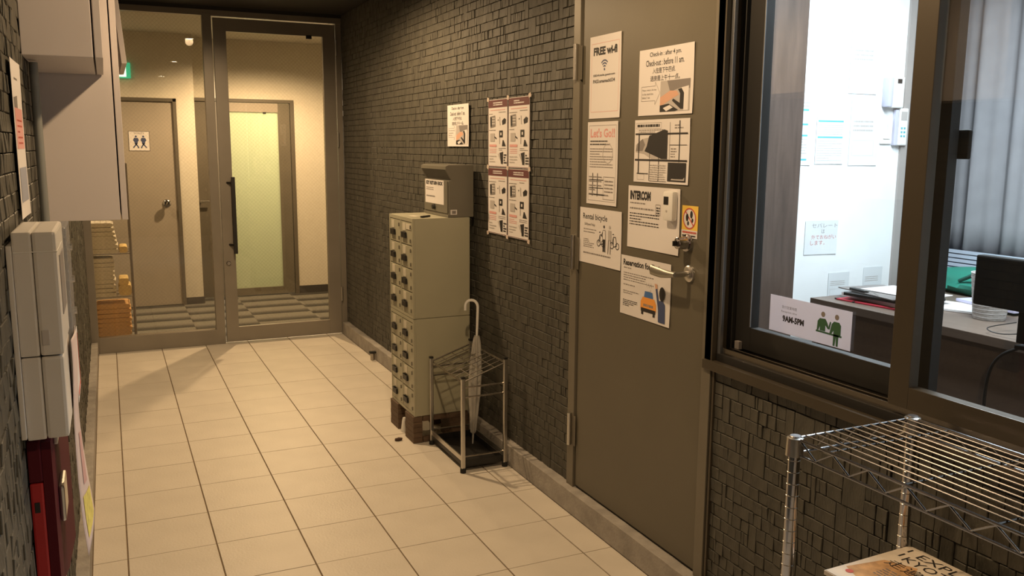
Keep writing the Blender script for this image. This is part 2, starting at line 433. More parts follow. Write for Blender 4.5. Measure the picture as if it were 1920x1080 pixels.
# ------------------------------------------------------------------ hall beyond the glass
HY1, HY2 = 4.62, 4.86
hf = struct(B('floor', (-1.3, YG+.06, -.06), (2.8, 6.3, -.006), M_HBASE))
def carpet_mesh(l, off):      # l = visible length; gradient stays tied to the tile's own centre
    return MB().box((-.2495, off-l/2+.0005, -.006), (.2495, off+l/2-.0005, 0), .001).mesh('carpet_tile', M_CARPET)
cme = carpet_mesh(.333, 0); cpart = carpet_mesh(.213, .06)
for i in range(-3, 6):
    for j in range(0, 7):
        x = -.16+i*.5; y = YG+.0615+.1665+j*.333-(.0 if i % 2 else .12)
        o = bpy.data.objects.new('carpet_tile', cpart if (j == 0 and i % 2 == 0) else cme); COL.objects.link(o); o.location = (x, y, 0); o.parent = hf
struct(B('ceiling', (-1.3, YG+.06, 2.42), (2.8, 6.3, 2.5), M_HCEIL))
struct(MB().box((-1.3, HY1, 0), (-.185, HY1+.08, 2.42)).box((-.185, HY1, 1.86), (.612, HY1+.08, 2.42)).box((.612, HY1, 0), (.765, HY1+.08, 2.42)).box((.70, HY1+.08, 0), (.765, HY2+.08, 2.42)).build('wall_far', M_CREAM))
struct(MB().box((.765, HY2, 1.885), (1.69, HY2+.08, 2.42)).box((1.69, HY2, 0), (2.7, HY2+.08, 2.42)).build('wall_far', M_CREAM))
struct(B('wall_left', (-1.38, YG+.06, 0), (-1.3, 6.3, 2.42), M_CREAM))
struct(B('wall_right', (2.7, YG+.06, 0), (2.78, 6.3, 2.42), M_CREAM))
struct(B('wall_back', (-1.3, 6.3, 0), (2.7, 6.38, 2.42), M_CREAM))
struct(MB().box((.612, HY1-.008, 0), (.773, HY1, .065)).box((.765, HY1, 0), (.773, HY2, .065)).box((1.69, HY2-.008, 0), (2.7, HY2, .075)).box((-1.3, HY1-.008, 0), (-.185, HY1, .065)).build('baseboard_far', M_HBASE))
# toilet door
d = struct(empty('door_2', (.2, HY1, 0)))
for nm, a, b in [('door_frame', (-.185, HY1-.012, 0), (-.155, HY1+.08, 1.86)), ('door_frame', (.582, HY1-.012, 0), (.612, HY1+.08, 1.86)), ('door_frame', (-.185, HY1-.012, 1.83), (.612, HY1+.08, 1.86))]: P(nm, a, b, M_HFRAME, d)
P('door_panel', (-.155, HY1+.004, .008), (.582, HY1+.04, 1.83), M_HDOOR, d)
o = MB().lathe([(.0, -.072), (.020, -.070), (.034, -.058), (.034, -.046), (.018, -.032), (.012, -.024), (.012, -.008), (.030, -.005), (.034, .003)], (.488, HY1, .935), 24, 'y').build('door_knob', M_CHROME, smooth=True); bpy_par(o, d)
# frosted double door
d = struct(empty('door_3', (1.2, HY2, 0)))
for nm, a, b in [('door_frame', (.765, HY2-.012, 1.855), (1.69, HY2+.08, 1.885)), ('door_frame', (1.655, HY2-.012, 0), (1.69, HY2+.08, 1.855)), ]: P(nm, a, b, M_HFRAME, d)
P('side_leaf', (.767, HY2+.004, .01), (.96, HY2+.04, 1.855), M_HFRAME, d)
o = MB().cyl((.80, HY2+.01, .93), (.80, HY2-.045, .93), .008).box((.793, HY2-.055, .921), (.88, HY2-.04, .939), .003).build('lever_handle', M_CHROME2); bpy_par(o, d)
for nm, a, b in [('stile', (.965, HY2, .01), (1.06, HY2+.036, 1.85)), ('stile', (1.54, HY2, .01), (1.65, HY2+.036, 1.85)), ('top_rail', (1.06, HY2, 1.765), (1.54, HY2+.036, 1.85)), ('bottom_rail', (1.06, HY2, .01), (1.54, HY2+.036, .08))]: P(nm, a, b, M_HDOOR if nm == 'top_rail' else M_FRAME, d)
P('frosted_pane', (1.058, HY2+.014, .078), (1.542, HY2+.02, 1.767), M_FROST, d, 0)
P('closer_bracket', (1.40, HY2-.004, 1.75), (1.43, HY2+.01, 1.768), M_BLACK, d)

# ------------------------------------------------------------------ flat printed sheets
TXT = {}
def text_verts(s, bold=0):
    k = (s, bold)
    if k in TXT: return TXT[k]
    c = bpy.data.curves.new('t', 'FONT'); c.body = s; c.offset = bold; c.resolution_u = 2
    o = bpy.data.objects.new('t', c); me = bpy.data.meshes.new_from_object(o)
    v = [tuple(x.co) for x in me.vertices]; f = [tuple(p.vertices) for p in me.polygons]
    bpy.data.objects.remove(o); bpy.data.meshes.remove(me); bpy.data.curves.remove(c)
    TXT[k] = (v, f); return v, f
class Sheet:
    """paper of w x h; local origin at its centre, x right, y up, z out"""
    def __init__(s, name, w, h, M, label, cat='notice', group=None, mat_=None, thick=.0006, curl=.0015, parent=None):
        s.w, s.h, s.t = w, h, thick; m = MB(); nx, ny = 8, 6
        if parent is not None or curl == 0: curl = 0
        s.curl = curl
        for k in (0, 1):
            for j in range(ny+1):
                for i in range(nx+1):
                    a, b = i/nx-.5, j/ny-.5
                    m.v.append((a*w, b*h, s.zc(a, b)-(0 if k else thick)))
        N = (nx+1)*(ny+1)
        for j in range(ny):
            for i in range(nx):
                q = [j*(nx+1)+i, j*(nx+1)+i+1, (j+1)*(nx+1)+i+1, (j+1)*(nx+1)+i]
                m.f.append(tuple(N+x for x in q)); m.f.append(tuple(q[::-1]))
        ring = [i for i in range(nx+1)]+[j*(nx+1)+nx for j in range(1, ny+1)]+[ny*(nx+1)+i for i in range(nx-1, -1, -1)]+[j*(nx+1) for j in range(ny-1, 0, -1)]
        for i in range(len(ring)):
            a, b = ring[i], ring[(i+1) % len(ring)]; m.f.append((a, b, N+b, N+a))
        me = bpy.data.meshes.new(name); me.from_pydata(m.v, [], m.f); me.materials.append(mat_ or M_PAPER)
        s.o = bpy.data.objects.new(name, me); COL.objects.link(s.o)
        if parent is not None: s.o.parent = parent; s.o.matrix_local = M
        else: s.o.matrix_world = M; tag(s.o, label, cat, group)
        s.layers = {}; s.order = 0; s.many = set()
    def zc(s, a, b): return s.curl*((2*b)**2*(.5+a)+.6*(2*a)**2)
    def L(s, part, m):
        if (part, m.name) not in s.layers: s.order += 1; s.layers[(part, m.name)] = (MB(), m, s.order)
        return s.layers[(part, m.name)]
    def poly(s, part, m, pts, sub=False):
        mb, _, k = s.L(part, m); n = len(mb.v)
        for u, v in pts: mb.v.append(((u-.5)*s.w, (.5-v)*s.h, s.zc(u-.5, .5-v)+.0002+.00012*k))
        mb.f.append(tuple(n+i for i in range(len(pts)))); return s
    def rect(s, part, m, u0, v0, u1, v1):
        nu = max(1, int((u1-u0)*6)); nv = max(1, int((v1-v0)*5))
        for i in range(nu):
            for j in range(nv):
                a, b = u0+(u1-u0)*i/nu, u0+(u1-u0)*(i+1)/nu; c, d = v0+(v1-v0)*j/nv, v0+(v1-v0)*(j+1)/nv
                s.poly(part, m, [(a, c), (b, c), (b, d), (a, d)])
        return s
    def line(s, part, m, pts, t=.004):
        asp = s.w/s.h
        for (a, b), (c, d) in zip(pts[:-1], pts[1:]):
            dx, dy = (c-a)*s.w, (d-b)*s.h; l = math.hypot(dx, dy) or 1; nx, ny = -dy/l*t*s.w/2, dx/l*t*s.w/2
            n = max(1, int(l/.04))
            for i in range(n):
                p0 = (a+(c-a)*i/n, b+(d-b)*i/n); p1 = (a+(c-a)*(i+1)/n, b+(d-b)*(i+1)/n)
                s.poly(part, m, [(p0[0]+nx/s.w, p0[1]+ny/s.h), (p1[0]+nx/s.w, p1[1]+ny/s.h), (p1[0]-nx/s.w, p1[1]-ny/s.h), (p0[0]-nx/s.w, p0[1]-ny/s.h)])
        return s
    def frame(s, part, m, u0, v0, u1, v1, t=.004): return s.line(part, m, [(u0, v0), (u1, v0), (u1, v1), (u0, v1), (u0, v0)], t)
    def text(s, part, m, txt, u0, v0, u1, v1, bold=0, slant=0):
        v, f = text_verts(txt, bold); xs = [a[0] for a in v]; ys = [a[1] for a in v]; x0, x1, y0, y1 = min(xs), max(xs), min(ys), max(ys)
        mb, _, k = s.L(part, m); n = len(mb.v)
        for a in v:
            tu, tv = (a[0]-x0)/(x1-x0), (a[1]-y0)/(y1-y0)
            u = u0+(u1-u0)*tu; w_ = v1-(v1-v0)*tv-slant*tu; mb.v.append(((u-.5)*s.w, (.5-w_)*s.h, s.zc(u-.5, .5-w_)+.0002+.00012*k))
        mb.f += [tuple(n+i for i in q) for q in f]; return s
    def words(s, part, m, u0, v0, u1, v1, rows, fill=.9, hh=.42, seed=1):
        r = random.Random(seed); rh = (v1-v0)/rows; s.many.add((part, m.name))
        for k in range(rows):
            u = u0; end = u0+(u1-u0)*(1 if r.random() < .7 else r.uniform(.4, .9))
            while u < end:
                w = r.uniform(.012, .05); e = min(u+w, end); v = v0+k*rh
                s.poly(part, m, [(u, v+rh*(.5-hh/2)), (e, v+rh*(.5-hh/2)), (e, v+rh*(.5+hh/2)), (u, v+rh*(.5+hh/2))]); u = e+r.uniform(.006, .012)
        return s
    def disc(s, part, m, cu, cv, ru, n=20, rv=None, a0=0, a1=2*PI):
        rv = rv if rv is not None else ru*s.w/s.h
        return s.poly(part, m, [(cu+ru*math.cos(a0+(a1-a0)*i/n), cv-rv*math.sin(a0+(a1-a0)*i/n)) for i in range(n+(0 if a1-a0 > 6.2 else 1))])
    def arc(s, part, m, cu, cv, ru, t, a0=0, a1=2*PI, n=24):
        k = s.w/s.h
        return s.line(part, m, [(cu+ru*math.cos(a0+(a1-a0)*i/n), cv-ru*k*math.sin(a0+(a1-a0)*i/n)) for i in range(n+1)], t)
    def done(s):
        for (part, _), (mb, m, k) in s.layers.items():
            if not mb.v: continue
            me = bpy.data.meshes.new(part); me.from_pydata(mb.v, [], mb.f); me.materials.append(m)
            o = bpy.data.objects.new(part, me); COL.objects.link(o); o.parent = s.o
            if (part, m.name) in s.many or 'print' in part or 'photo' in part or 'bars' in part or part in ('red_seal', 'wifi_symbol', 'counter_pictogram', 'prohibition_sign'): o['kind'] = 'stuff'
        return s.o

# ------------------------------------------------------------------ grey steel door (door_4) in the right wall
d4 = struct(empty('door_4', (WXR, -1.28, .1)))
DY0, DY1 = -1.672, -.881
slab = P('door_panel', (1.656, DY0, .106), (1.70, DY1, 2.04), M_DOOR, d4, .002)
P('threshold', (1.664, DY0, .092), (1.75, DY1, .1025), mat('dark_threshold', (.03, .026, .022), .5), d4)
for a, b in [((1.648, DY1+.008, .085), (1.75, -.822, 2.09)), ((1.648, -1.722, .085), (1.75, DY0-.006, 2.09)), ((1.648, -1.722, 2.048), (1.75, -.822, 2.09))]: P('door_frame', a, b, M_FRAME, d4)
P('frame_gap_shade', (1.70, DY0-.007, .1), (1.71, DY1+.009, 2.05), M_BLACK, d4)  # black plate painting the shade seen in the gap round the door
P('frame_post', (1.652, -1.737, .097), (1.70, -1.727, .785), M_SASH, d4)
for z in (.335, 1.05, 1.768):
    o = MB().cyl((1.640, -.852, z-.066), (1.640, -.852, z+.066), .0085, 14).build('hinge', M_CHROME2, smooth=True); bpy_par(o, d4)
    o2 = MB().box((1.648, -.872, z-.066), (1.652, -.886, z+.058), .001).build('hinge_leaf', M_FRAME); bpy_par(o2, d4)
# lever handle
hx = 1.656
o = MB().lathe([(0, -.010), (.020, -.010), (.026, -.006), (.027, .0)], (hx, -1.590, 1.062), 28, 'x').cyl((hx, -1.590, 1.062), (hx-.058, -1.590, 1.062), .0095, 14).build('handle_rose', M_CHROME2, smooth=True); bpy_par(o, d4)
lv = MB(); npt = 14; ring = []
for i in range(npt):
    t = i/(npt-1); y = -1.594+t*.135; zc = 1.062-.004*math.sin(t*3)
    hz = .0085+.0075*min(1, t*1.6); hxw = .0085-.003*t
    for k in range(12):
        a = 2*PI*k/12; ring.append((hx-.058+hxw*math.cos(a), y, zc+hz*math.sin(a)))
lv.v = ring
for i in range(npt-1):
    for k in range(12): lv.f.append((i*12+k, i*12+(k+1) % 12, i*12+12+(k+1) % 12, i*12+12+k))
lv.f.append(tuple(range(12))); lv.f.append(tuple((npt-1)*12+k for k in range(12)))
o = lv.build('lever_handle', mat('matt_nickel', (.42, .40, .35), .42, .9), smooth=True); bpy_par(o, d4)
o = MB().lathe([(0, -.046), (.012, -.046), (.018, -.042), (.020, -.02), (.021, -.012), (.027, -.010), (.028, 0)], (hx, -1.575, 1.158), 28, 'x').build('lock_cylinder', M_CHROME, smooth=True); bpy_par(o, d4)
o = MB().box((hx-.058, -1.572, 1.150), (hx-.046, -1.578, 1.166), .001).build('key_slot', M_BLACK); bpy_par(o, d4)

SX = 1.6545
# wifi sheet
S = Sheet('wifi_notice', .216, .292, MR(SX, -1.0465, 1.702), 'portrait notice headed FREE wi-fi at the top left of the grey door')
S.frame('border_print', M_PINK, .06, .09, .94, .92, .006)
S.text('heading_text', M_INK, 'FREE wi-fi', .12, .135, .88, .235, .05)
for k in range(3): S.arc('wifi_symbol', M_NAVY, .48, .405, .05+.045*k, .022, PI*.25, PI*.75, 12)
S.disc('wifi_symbol', M_NAVY, .48, .41, .022)
S.text('password_text', M_INK, 'SSID:Kotoha guestroom', .12, .462, .82, .495, .02); S.text('password_text', M_INK, 'PASS:umamachi534', .12, .525, .82, .568, .02)
S.done()
# check-in sheet (the same design hangs again on the stone wall)
def checkin(w, h, M, label, group=None):
    S = Sheet('checkin_notice', w, h, M, label)
    S.text('notice_text', M_INK, 'Check-in : after 4 pm.', .20, .05, .78, .14, .012); S.text('notice_text', M_INK, 'Check-out : before 11 am.', .13, .165, .83, .26, .012)
    S.text('notice_text', M_INK, '入住是下午四点.', .26, .29, .68, .375, .01); S.text('notice_text', M_INK, '退房是上午十一点。', .22, .405, .76, .49, .01)
    S.line('arrow_print', M_INKG, [(.06, .56), (.32, .56), (.32, .50), (.41, .67), (.32, .84), (.32, .78), (.06, .78), (.06, .56)], .004)
    for k, t in enumerate(('Please return the key', 'to the return box', 'before 11 am.')): S.text('arrow_text', M_INKG, t, .075, .60+.055*k, .075+(.27, .21, .15)[k], .635+.055*k)
    S.rect('photo_print', M_INKM, .42, .50, .95, .955)
    S.poly('photo_print', M_INKG, [(.54, .50), (.95, .50), (.95, .64), (.78, .62), (.6, .67)]); S.poly('photo_print', M_SKIN, [(.42, .74), (.60, .65), (.72, .66), (.76, .72), (.66, .76), (.42, .88)])
    S.poly('photo_print', M_INK, [(.74, .64), (.86, .62), (.86, .93), (.80, .93), (.64, .80), (.66, .77), (.78, .84), (.78, .70)]); S.poly('photo_print', M_PAPER, [(.80, .62), (.93, .60), (.93, .95), (.85, .95), (.85, .70)])
    S.poly('photo_print', M_INK, [(.42, .86), (.58, .84), (.76, .94), (.70, .955), (.42, .955)]); S.poly('photo_print', M_PAPER, [(.48, .90), (.60, .86), (.66, .90), (.54, .95)])
    return S.done()
checkin(.303, .213, MR(SX, -1.4225, 1.663), 'landscape notice reading Check-in after 4 pm near the top of the grey door')
checkin(.297, .210, MR(WXR-.008, .395, 1.558), 'small check-in notice alone on the stone wall above the return box')
# let's go
S = Sheet('sightseeing_notice', .215, .300, MR(SX, -1.040, 1.394), 'portrait notice headed Let\'s Go below the wi-fi sheet on the door')
S.frame('border_print', M_INKG, .05, .045, .95, .955, .006)
S.text('heading_text', M_PINK, "Let's Go!!", .10, .08, .90, .19, .03)
S.words('body_text', M_INK, .09, .215, .75, .29, 2, seed=2); S.words('body_text', M_INKG, .09, .31, .85, .56, 8, hh=.34, seed=3)
S.arc('stamp_print', M_INKM, .68, .38, .16, .012); S.frame('map_print', M_INKG, .56, .66, .92, .93, .006)
for u in (.20, .36): S.line('map_print', M_INK, [(u, .62), (u, .90)], .018)
for v in (.70, .80): S.line('map_print', M_INK, [(.08, v), (.56, v)], .012)
S.line('map_print', M_INK, [(.08, .88), (.60, .88)], .02); S.words('map_text', M_INKG, .60, .69, .88, .90, 5, hh=.35, seed=9); S.words('map_text', M_INKG, .08, .64, .5, .90, 5, hh=.25, seed=5)
S.done()
# map
S = Sheet('neighbourhood_map', .312, .206, MR(SX, -1.4105, 1.440), 'black and white street map sheet with building photo on the door')
S.frame('title_print', M_INKG, .03, .05, .50, .14, .003); S.words('title_text', M_INK, .05, .06, .47, .13, 1, hh=.6, seed=8); S.words('map_text', M_INKG, .08, .15, .55, .21, 2, seed=12)
S.poly('building_photo', M_INKM, [(.03, .40), (.18, .30), (.60, .22), (.62, .64), (.03, .64)]); S.poly('building_photo', M_INKG, [(.06, .38), (.16, .30), (.22, .42), (.22, .50), (.03, .50)])
S.poly('building_photo', M_INK, [(.28, .26), (.56, .16), (.62, .18), (.62, .62), (.52, .62), (.20, .50), (.24, .42)]); S.poly('building_photo', M_INKM, [(.26, .38), (.62, .33), (.62, .37), (.26, .43)]); S.poly('building_photo', M_PAPER, [(.03, .52), (.2, .55), (.36, .64), (.03, .64)])
for v, a, b, t in ((.225, .02, .97, .016), (.64, .02, .97, .018), (.40, .66, .96, .005), (.86, .06, .28, .008), (.97, .30, .62, .004)): S.line('street_print', M_INK, [(a, v), (b, v)], t)
for u, a, b, t in ((.09, .22, .86, .018), (.30, .22, .97, .008), (.47, .20, .97, .010), (.83, .03, .66, .014), (.66, .05, .62, .004)): S.line('street_print', M_INK, [(u, a), (u, b)], t)
S.rect('river_photo', M_INK, .64, .67, .96, .96); S.poly('river_photo', M_INKM, [(.80, .70), (.94, .86), (.94, .94), (.70, .94), (.78, .84)])
S.words('map_text', M_INKG, .68, .44, .78, .60, 4, seed=13); S.words('map_text', M_INKM, .31, .70, .60, .95, 7, hh=.4, seed=14); S.words('map_text', M_INKG, .74, .08, .94, .16, 2, seed=15); S.frame('title_print', M_INKG, .07, .87, .2, .96, .003)
S.done()
# rental bicycle
S = Sheet('bicycle_notice', .300, .209, MR(SX, -1.036, 1.123), 'landscape notice headed Rental bicycle at the left edge of the door')
S.text('heading_text', M_INK, 'Rental bicycle', .08, .10, .67, .235, .012); S.text('price_text', M_INKG, '500yen/1day', .12, .27, .38, .33, .02)
S.words('body_text', M_INKG, .10, .36, .42, .46, 2, hh=.3, seed=21); S.words('body_text', M_INKG, .10, .55, .36, .72, 5, hh=.4, seed=22); S.words('body_text', M_INKG, .10, .79, .86, .84, 1, hh=.5, seed=23)
for cu in (.475, .58, .79, .915): S.arc('bicycle_print', M_INK, cu, .60, .038, .010, n=18)
for c0 in (.475, .79):
    S.line('bicycle_print', M_INK, [(c0, .60), (c0+.03, .45), (c0+.085, .45), (c0+.11, .60), (c0+.04, .62), (c0+.03, .45)], .010); S.line('bicycle_print', M_INK, [(c0+.01, .41), (c0+.04, .40)], .010)
S.disc('rider_print', M_INK, .60, .30, .018); S.poly('rider_print', M_PAPER, [(.575, .36), (.63, .36), (.635, .52), (.575, .52)]); S.line('rider_print', M_INKG, [(.575, .36), (.63, .36), (.64, .52), (.635, .73)], .008); S.line('rider_print', M_INK, [(.585, .52), (.59, .74)], .03); S.line('rider_print', M_INK, [(.615, .52), (.628, .74)], .03); S.line('rider_print', M_INK, [(.58, .36), (.54, .48)], .014)
S.disc('rider_print', M_INKM, .735, .29, .02); S.poly('rider_print', M_INKM, [(.70, .35), (.77, .35), (.775, .52), (.70, .52)]); S.line('rider_print', M_INKG, [(.71, .52), (.70, .76)], .016); S.line('rider_print', M_INKG, [(.755, .52), (.755, .76)], .016)
S.done()
# intercom sheet
S = Sheet('intercom_notice', .304, .212, MR(SX, -1.377, 1.217), 'landscape notice headed INTERCOM under the map on the door')
S.text('heading_text', M_INK, 'INTERCOM', .04, .075, .45, .225, .06)
S.words('body_text', M_INKG, .04, .25, .35, .30, 1, hh=.4, seed=31); S.words('body_text', M_INKG, .04, .335, .52, .385, 1, hh=.5, seed=32); S.words('body_text', M_INK, .04, .42, .62, .64, 5, hh=.36, seed=33)
S.frame('speech_box', M_INKG, .55, .27, .64, .43, .005); S.words('speech_box', M_INK, .565, .30, .63, .42, 3, hh=.5, seed=34)
S.done()
# taxi sheet
S = Sheet('taxi_notice', .304, .209, MR(SX+.0, -1.342, .974), 'landscape notice headed Reservation for Taxi under the door lever')
S.text('heading_text', M_INK, 'Reservation for Taxi', .05, .06, .78, .165, .035); S.words('body_text', M_INKG, .06, .185, .22, .225, 1, seed=40)
S.words('body_text', M_INKG, .06, .27, .68, .43, 4, hh=.36, seed=41); S.words('body_text', M_INKG, .06, .47, .30, .51, 1, seed=42); S.words('body_text', M_INKG, .06, .58, .38, .65, 2, hh=.4, seed=43); S.words('body_text', M_INK, .06, .74, .36, .86, 4, hh=.45, seed=44)
S.poly('taxi_print', M_BLUE, [(.51, .52), (.66, .52), (.68, .64), (.49, .64)]); S.poly('taxi_print', M_ORG, [(.47, .62), (.70, .62), (.74, .70), (.74, .82), (.43, .82), (.43, .70)]); S.poly('taxi_print', M_INK, [(.44, .80), (.73, .80), (.73, .86), (.44, .86)])
S.rect('taxi_print', M_INK, .45, .86, .49, .91); S.rect('taxi_print', M_INK, .68, .86, .72, .91); S.words('taxi_print', M_INKG, .49, .72, .68, .78, 1, seed=45, hh=.7); S.poly('taxi_print', M_PAPER, [(.55, .47), (.62, .47), (.62, .515), (.55, .515)])
for u in (.54, .585, .63): S.line('taxi_print', M_INKM, [(u, .37), (u+.01, .45)], .006)
S.poly('passenger_print', M_NAVY, [(.72, .44), (.75, .42), (.79, .62), (.86, .60), (.91, .66), (.92, .96), (.79, .96), (.78, .76)]); S.poly('passenger_print', M_SKIN, [(.70, .36), (.75, .36), (.76, .43), (.72, .44)]); S.disc('passenger_print', M_INK, .85, .50, .055, rv=.115)
S.done()
# no shoes sticker
S = Sheet('no_shoes_sticker', .082, .100, MR(SX, -1.581, 1.224), 'yellow sticker forbidding outdoor shoes above the door lock', 'sticker', curl=0, mat_=M_YEL)
S.rect('caption_panel', M_PAPER, 0, .76, 1, 1); S.disc('prohibition_sign', M_PAPER, .48, .40, .36); S.arc('prohibition_sign', M_REDI, .48, .40, .38, .055, n=30)
for cu, cv, sx in ((.36, .42, 1), (.62, .32, 1)):
    S.disc('shoe_prints', M_INK, cu-.02, cv-.05, .085, rv=.12); S.disc('shoe_prints', M_INK, cu+.05, cv+.13, .06, rv=.07)
S.line('prohibition_sign', M_REDI, [(.22, .19), (.74, .61)], .055); S.words('caption_text', M_REDI, .06, .78, .94, .88, 1, hh=.6, seed=50); S.words('caption_text', M_INK, .06, .89, .90, .98, 1, hh=.5, seed=51)
S.done()
# doorbell intercom unit
t = empty('wireless_doorbell', M=MR(SX, -1.488, 1.268)); tag(t, 'white wall button unit with black window stuck over the intercom sheet', 'doorbell')
MB().box((-.026, -.048, .0), (.030, .048, .024), .011).build('casing', M_WHITE, t, True)
B('dark_window', (-.017, .004, .0235), (.009, .030, .0246), M_BLACK, t)
MB().lathe([(0, .0252), (.004, .0250), (.0045, .0235)], (0, -.016, 0), 16).build('button', M_INKM, t, True)
# four posters
def poster(cx, cz, label, sd):
    w, h = .219, .306
    S = Sheet('instruction_poster', w, h, MR(WXR-.007, cx, cz), label, 'poster', 'instruction posters taped in a block on the stone wall', curl=.001)
    S.frame('border_print', M_MARI, .012, .012, .988, .99, .012); S.rect('header_band', M_MARI, .01, .01, .99, .12); S.words('header_text', M_PAPER, .26, .035, .74, .095, 2, hh=.55, seed=sd)
    S.words('body_text', M_PINK, .12, .145, .88, .17, 1, seed=sd+1); S.words('body_text', M_INKG, .06, .20, .42, .225, 1, seed=sd+2); S.words('body_text', M_INKG, .55, .18, .9, .205, 1, seed=sd+3)
    S.poly('picture_print', M_INKG, [(.10, .25), (.36, .235), (.38, .40), (.12, .42)]); S.rect('picture_print', M_INK, .12, .26, .20, .40)
    for i in range(3):
        for j in range(3): S.rect('picture_print', M_PAPER, .215+i*.05, .265+j*.04, .245+i*.05, .285+j*.04)
    S.line('picture_print', M_INK, [(.50, .31), (.54, .30)], .02); S.line('picture_print', M_INKM, [(.60, .26), (.62, .38)], .03); S.poly('picture_print', M_INK, [(.72, .32), (.84, .28), (.92, .30), (.90, .36), (.74, .38)])
    S.words('body_text', M_INKG, .06, .44, .4, .465, 1, seed=sd+4); S.rect('picture_print', M_INKM, .12, .50, .34, .62); S.line('picture_print', M_INK, [(.26, .53), (.44, .58)], .03); S.disc('picture_print', M_INK, .27, .53, .035)
    S.rect('picture_print', M_INK, .58, .46, .76, .56); S.rect('picture_print', M_PAPER, .64, .49, .70, .53); S.line('picture_print', M_INKG, [(.60, .56), (.60, .66)], .02); S.poly('picture_print', M_INK, [(.76, .60), (.80, .60), (.92, .69), (.72, .69)])
    S.rect('warning_strip', M_PINK, .08, .665, .44, .70); S.words('body_text', M_PINK, .08, .72, .44, .80, 3, seed=sd+5, hh=.4); S.words('body_text', M_INKM, .08, .82, .44, .94, 3, seed=sd+6, hh=.4)
    S.words('body_text', M_INKG, .56, .71, .92, .76, 2, seed=sd+7, hh=.4); S.poly('picture_print', M_INK, [(.60, .79), (.78, .77), (.78, .95), (.68, .95), (.66, .88)]); S.line('picture_print', M_INKM, [(.54, .80), (.66, .90)], .03)
    S.words('picture_print', M_INK, .82, .80, .97, .95, 4, hh=.6, seed=sd+8)
    S.done()
poster(-.104, 1.513, 'maroon-headed instruction poster, upper left of the taped block of four', 60)
poster(-.330, 1.513, 'maroon-headed instruction poster, upper right of the taped block of four', 70)
poster(-.104, 1.203, 'maroon-headed instruction poster, lower left of the taped block of four', 80)
poster(-.330, 1.203, 'maroon-headed instruction poster, lower right of the taped block of four', 90)
for y in (.006, -.217, -.440):
    for z in (1.668, 1.358, 1.048):
        w = 'left right'.split()[0]
        nm = {.006: 'left', -.217: 'middle', -.440: 'right'}[y]; vz = {1.668: 'top', 1.358: 'centre', 1.048: 'bottom'}[z]
        o = MB().box((-.011, -.009, 0), (.011, .009, .0006)).build('tape_piece', mat('pale_tape', (.62, .52, .45), .5), M=MR(WXR-.0090, y, z) @ Matrix.Rotation(rnd.uniform(-.4, .4), 4, 'Z'))
        tag(o, 'scrap of pale tape at the %s %s of the poster block' % (vz, nm), 'tape', 'tape scraps round the posters')

# ------------------------------------------------------------------ reception window (window_1)
w1 = struct(empty('window_1', (WXR, -2.4, .8)))
WY0, WY1, WZ1 = -1.690, -3.86, 2.06
P('casing', (1.648, WY0-.037, .812), (1.775, WY0, WZ1), M_SASH, w1)
P('casing', (1.648, WY1, .812), (1.775, WY1+.04, WZ1), M_SASH, w1); P('casing', (1.648, WY1, WZ1-.04), (1.775, WY0, WZ1), M_SASH, w1)
P('sill', (1.640, WY1, .785), (1.80, WY0, .814), M_SASH, w1)
P('jamb_channel', (1.700, WY0-.060, .815), (1.775, WY0-.037, WZ1-.04), M_SASH_SHADED, w1)
P('silver_strip', (1.664, WY0-.052, .815), (1.676, WY0-.040, WZ1-.04), M_SILV, w1)
P('track_bed', (1.662, WY1+.04, .814), (1.775, WY0-.04, .838), M_SASH_SHADED, w1)
for x in (1.672, 1.695, 1.730): P('track_rail', (x, WY1+.04, .838), (x+.004, WY0-.055, .856), M_DIM, w1)
P('stopper', (1.700, -1.765, .856), (1.718, -1.785, .880), M_INKG, w1)
def sash(x0, x1, ya, yb, m, ws, zb, zr, st_r):
    z0 = .858; z1 = WZ1-.05
    L = P('sash_stile', (x0, ya-ws, z0), (x1, ya, z1), m, w1); P('sash_stile', (x0, yb, z0), (x1, yb+st_r, z1), m, w1)
    P('sash_rail', (x0, yb+st_r, z0), (x1, ya-ws, zr), m, w1); P('sash_rail', (x0, yb+st_r, z1-.05), (x1, ya-ws, z1), m, w1)
    P('glass_pane', ((x0+x1)/2-.0025, yb+st_r-.005, zr-.005), ((x0+x1)/2+.0025, ya-ws+.005, z1-.045), M_GLASS, w1, 0)
sash(1.712, 1.742, -1.752, -2.440, M_SASH_SHADED, .068, .0, .928, .10)
sash(1.658, 1.688, -2.376, -3.80, M_SASH, .056, .0, .910, .07)
P('gasket', (1.709, -1.820, .93), (1.713, -1.8165, 1.96), M_SILV, w1)
o = MB().box((1.742, -2.425, 1.40), (1.76, -2.36, 1.50), .004).box((1.755, -2.455, 1.43), (1.768, -2.40, 1.495), .004).build('crescent_latch', M_RUB); bpy_par(o, w1)
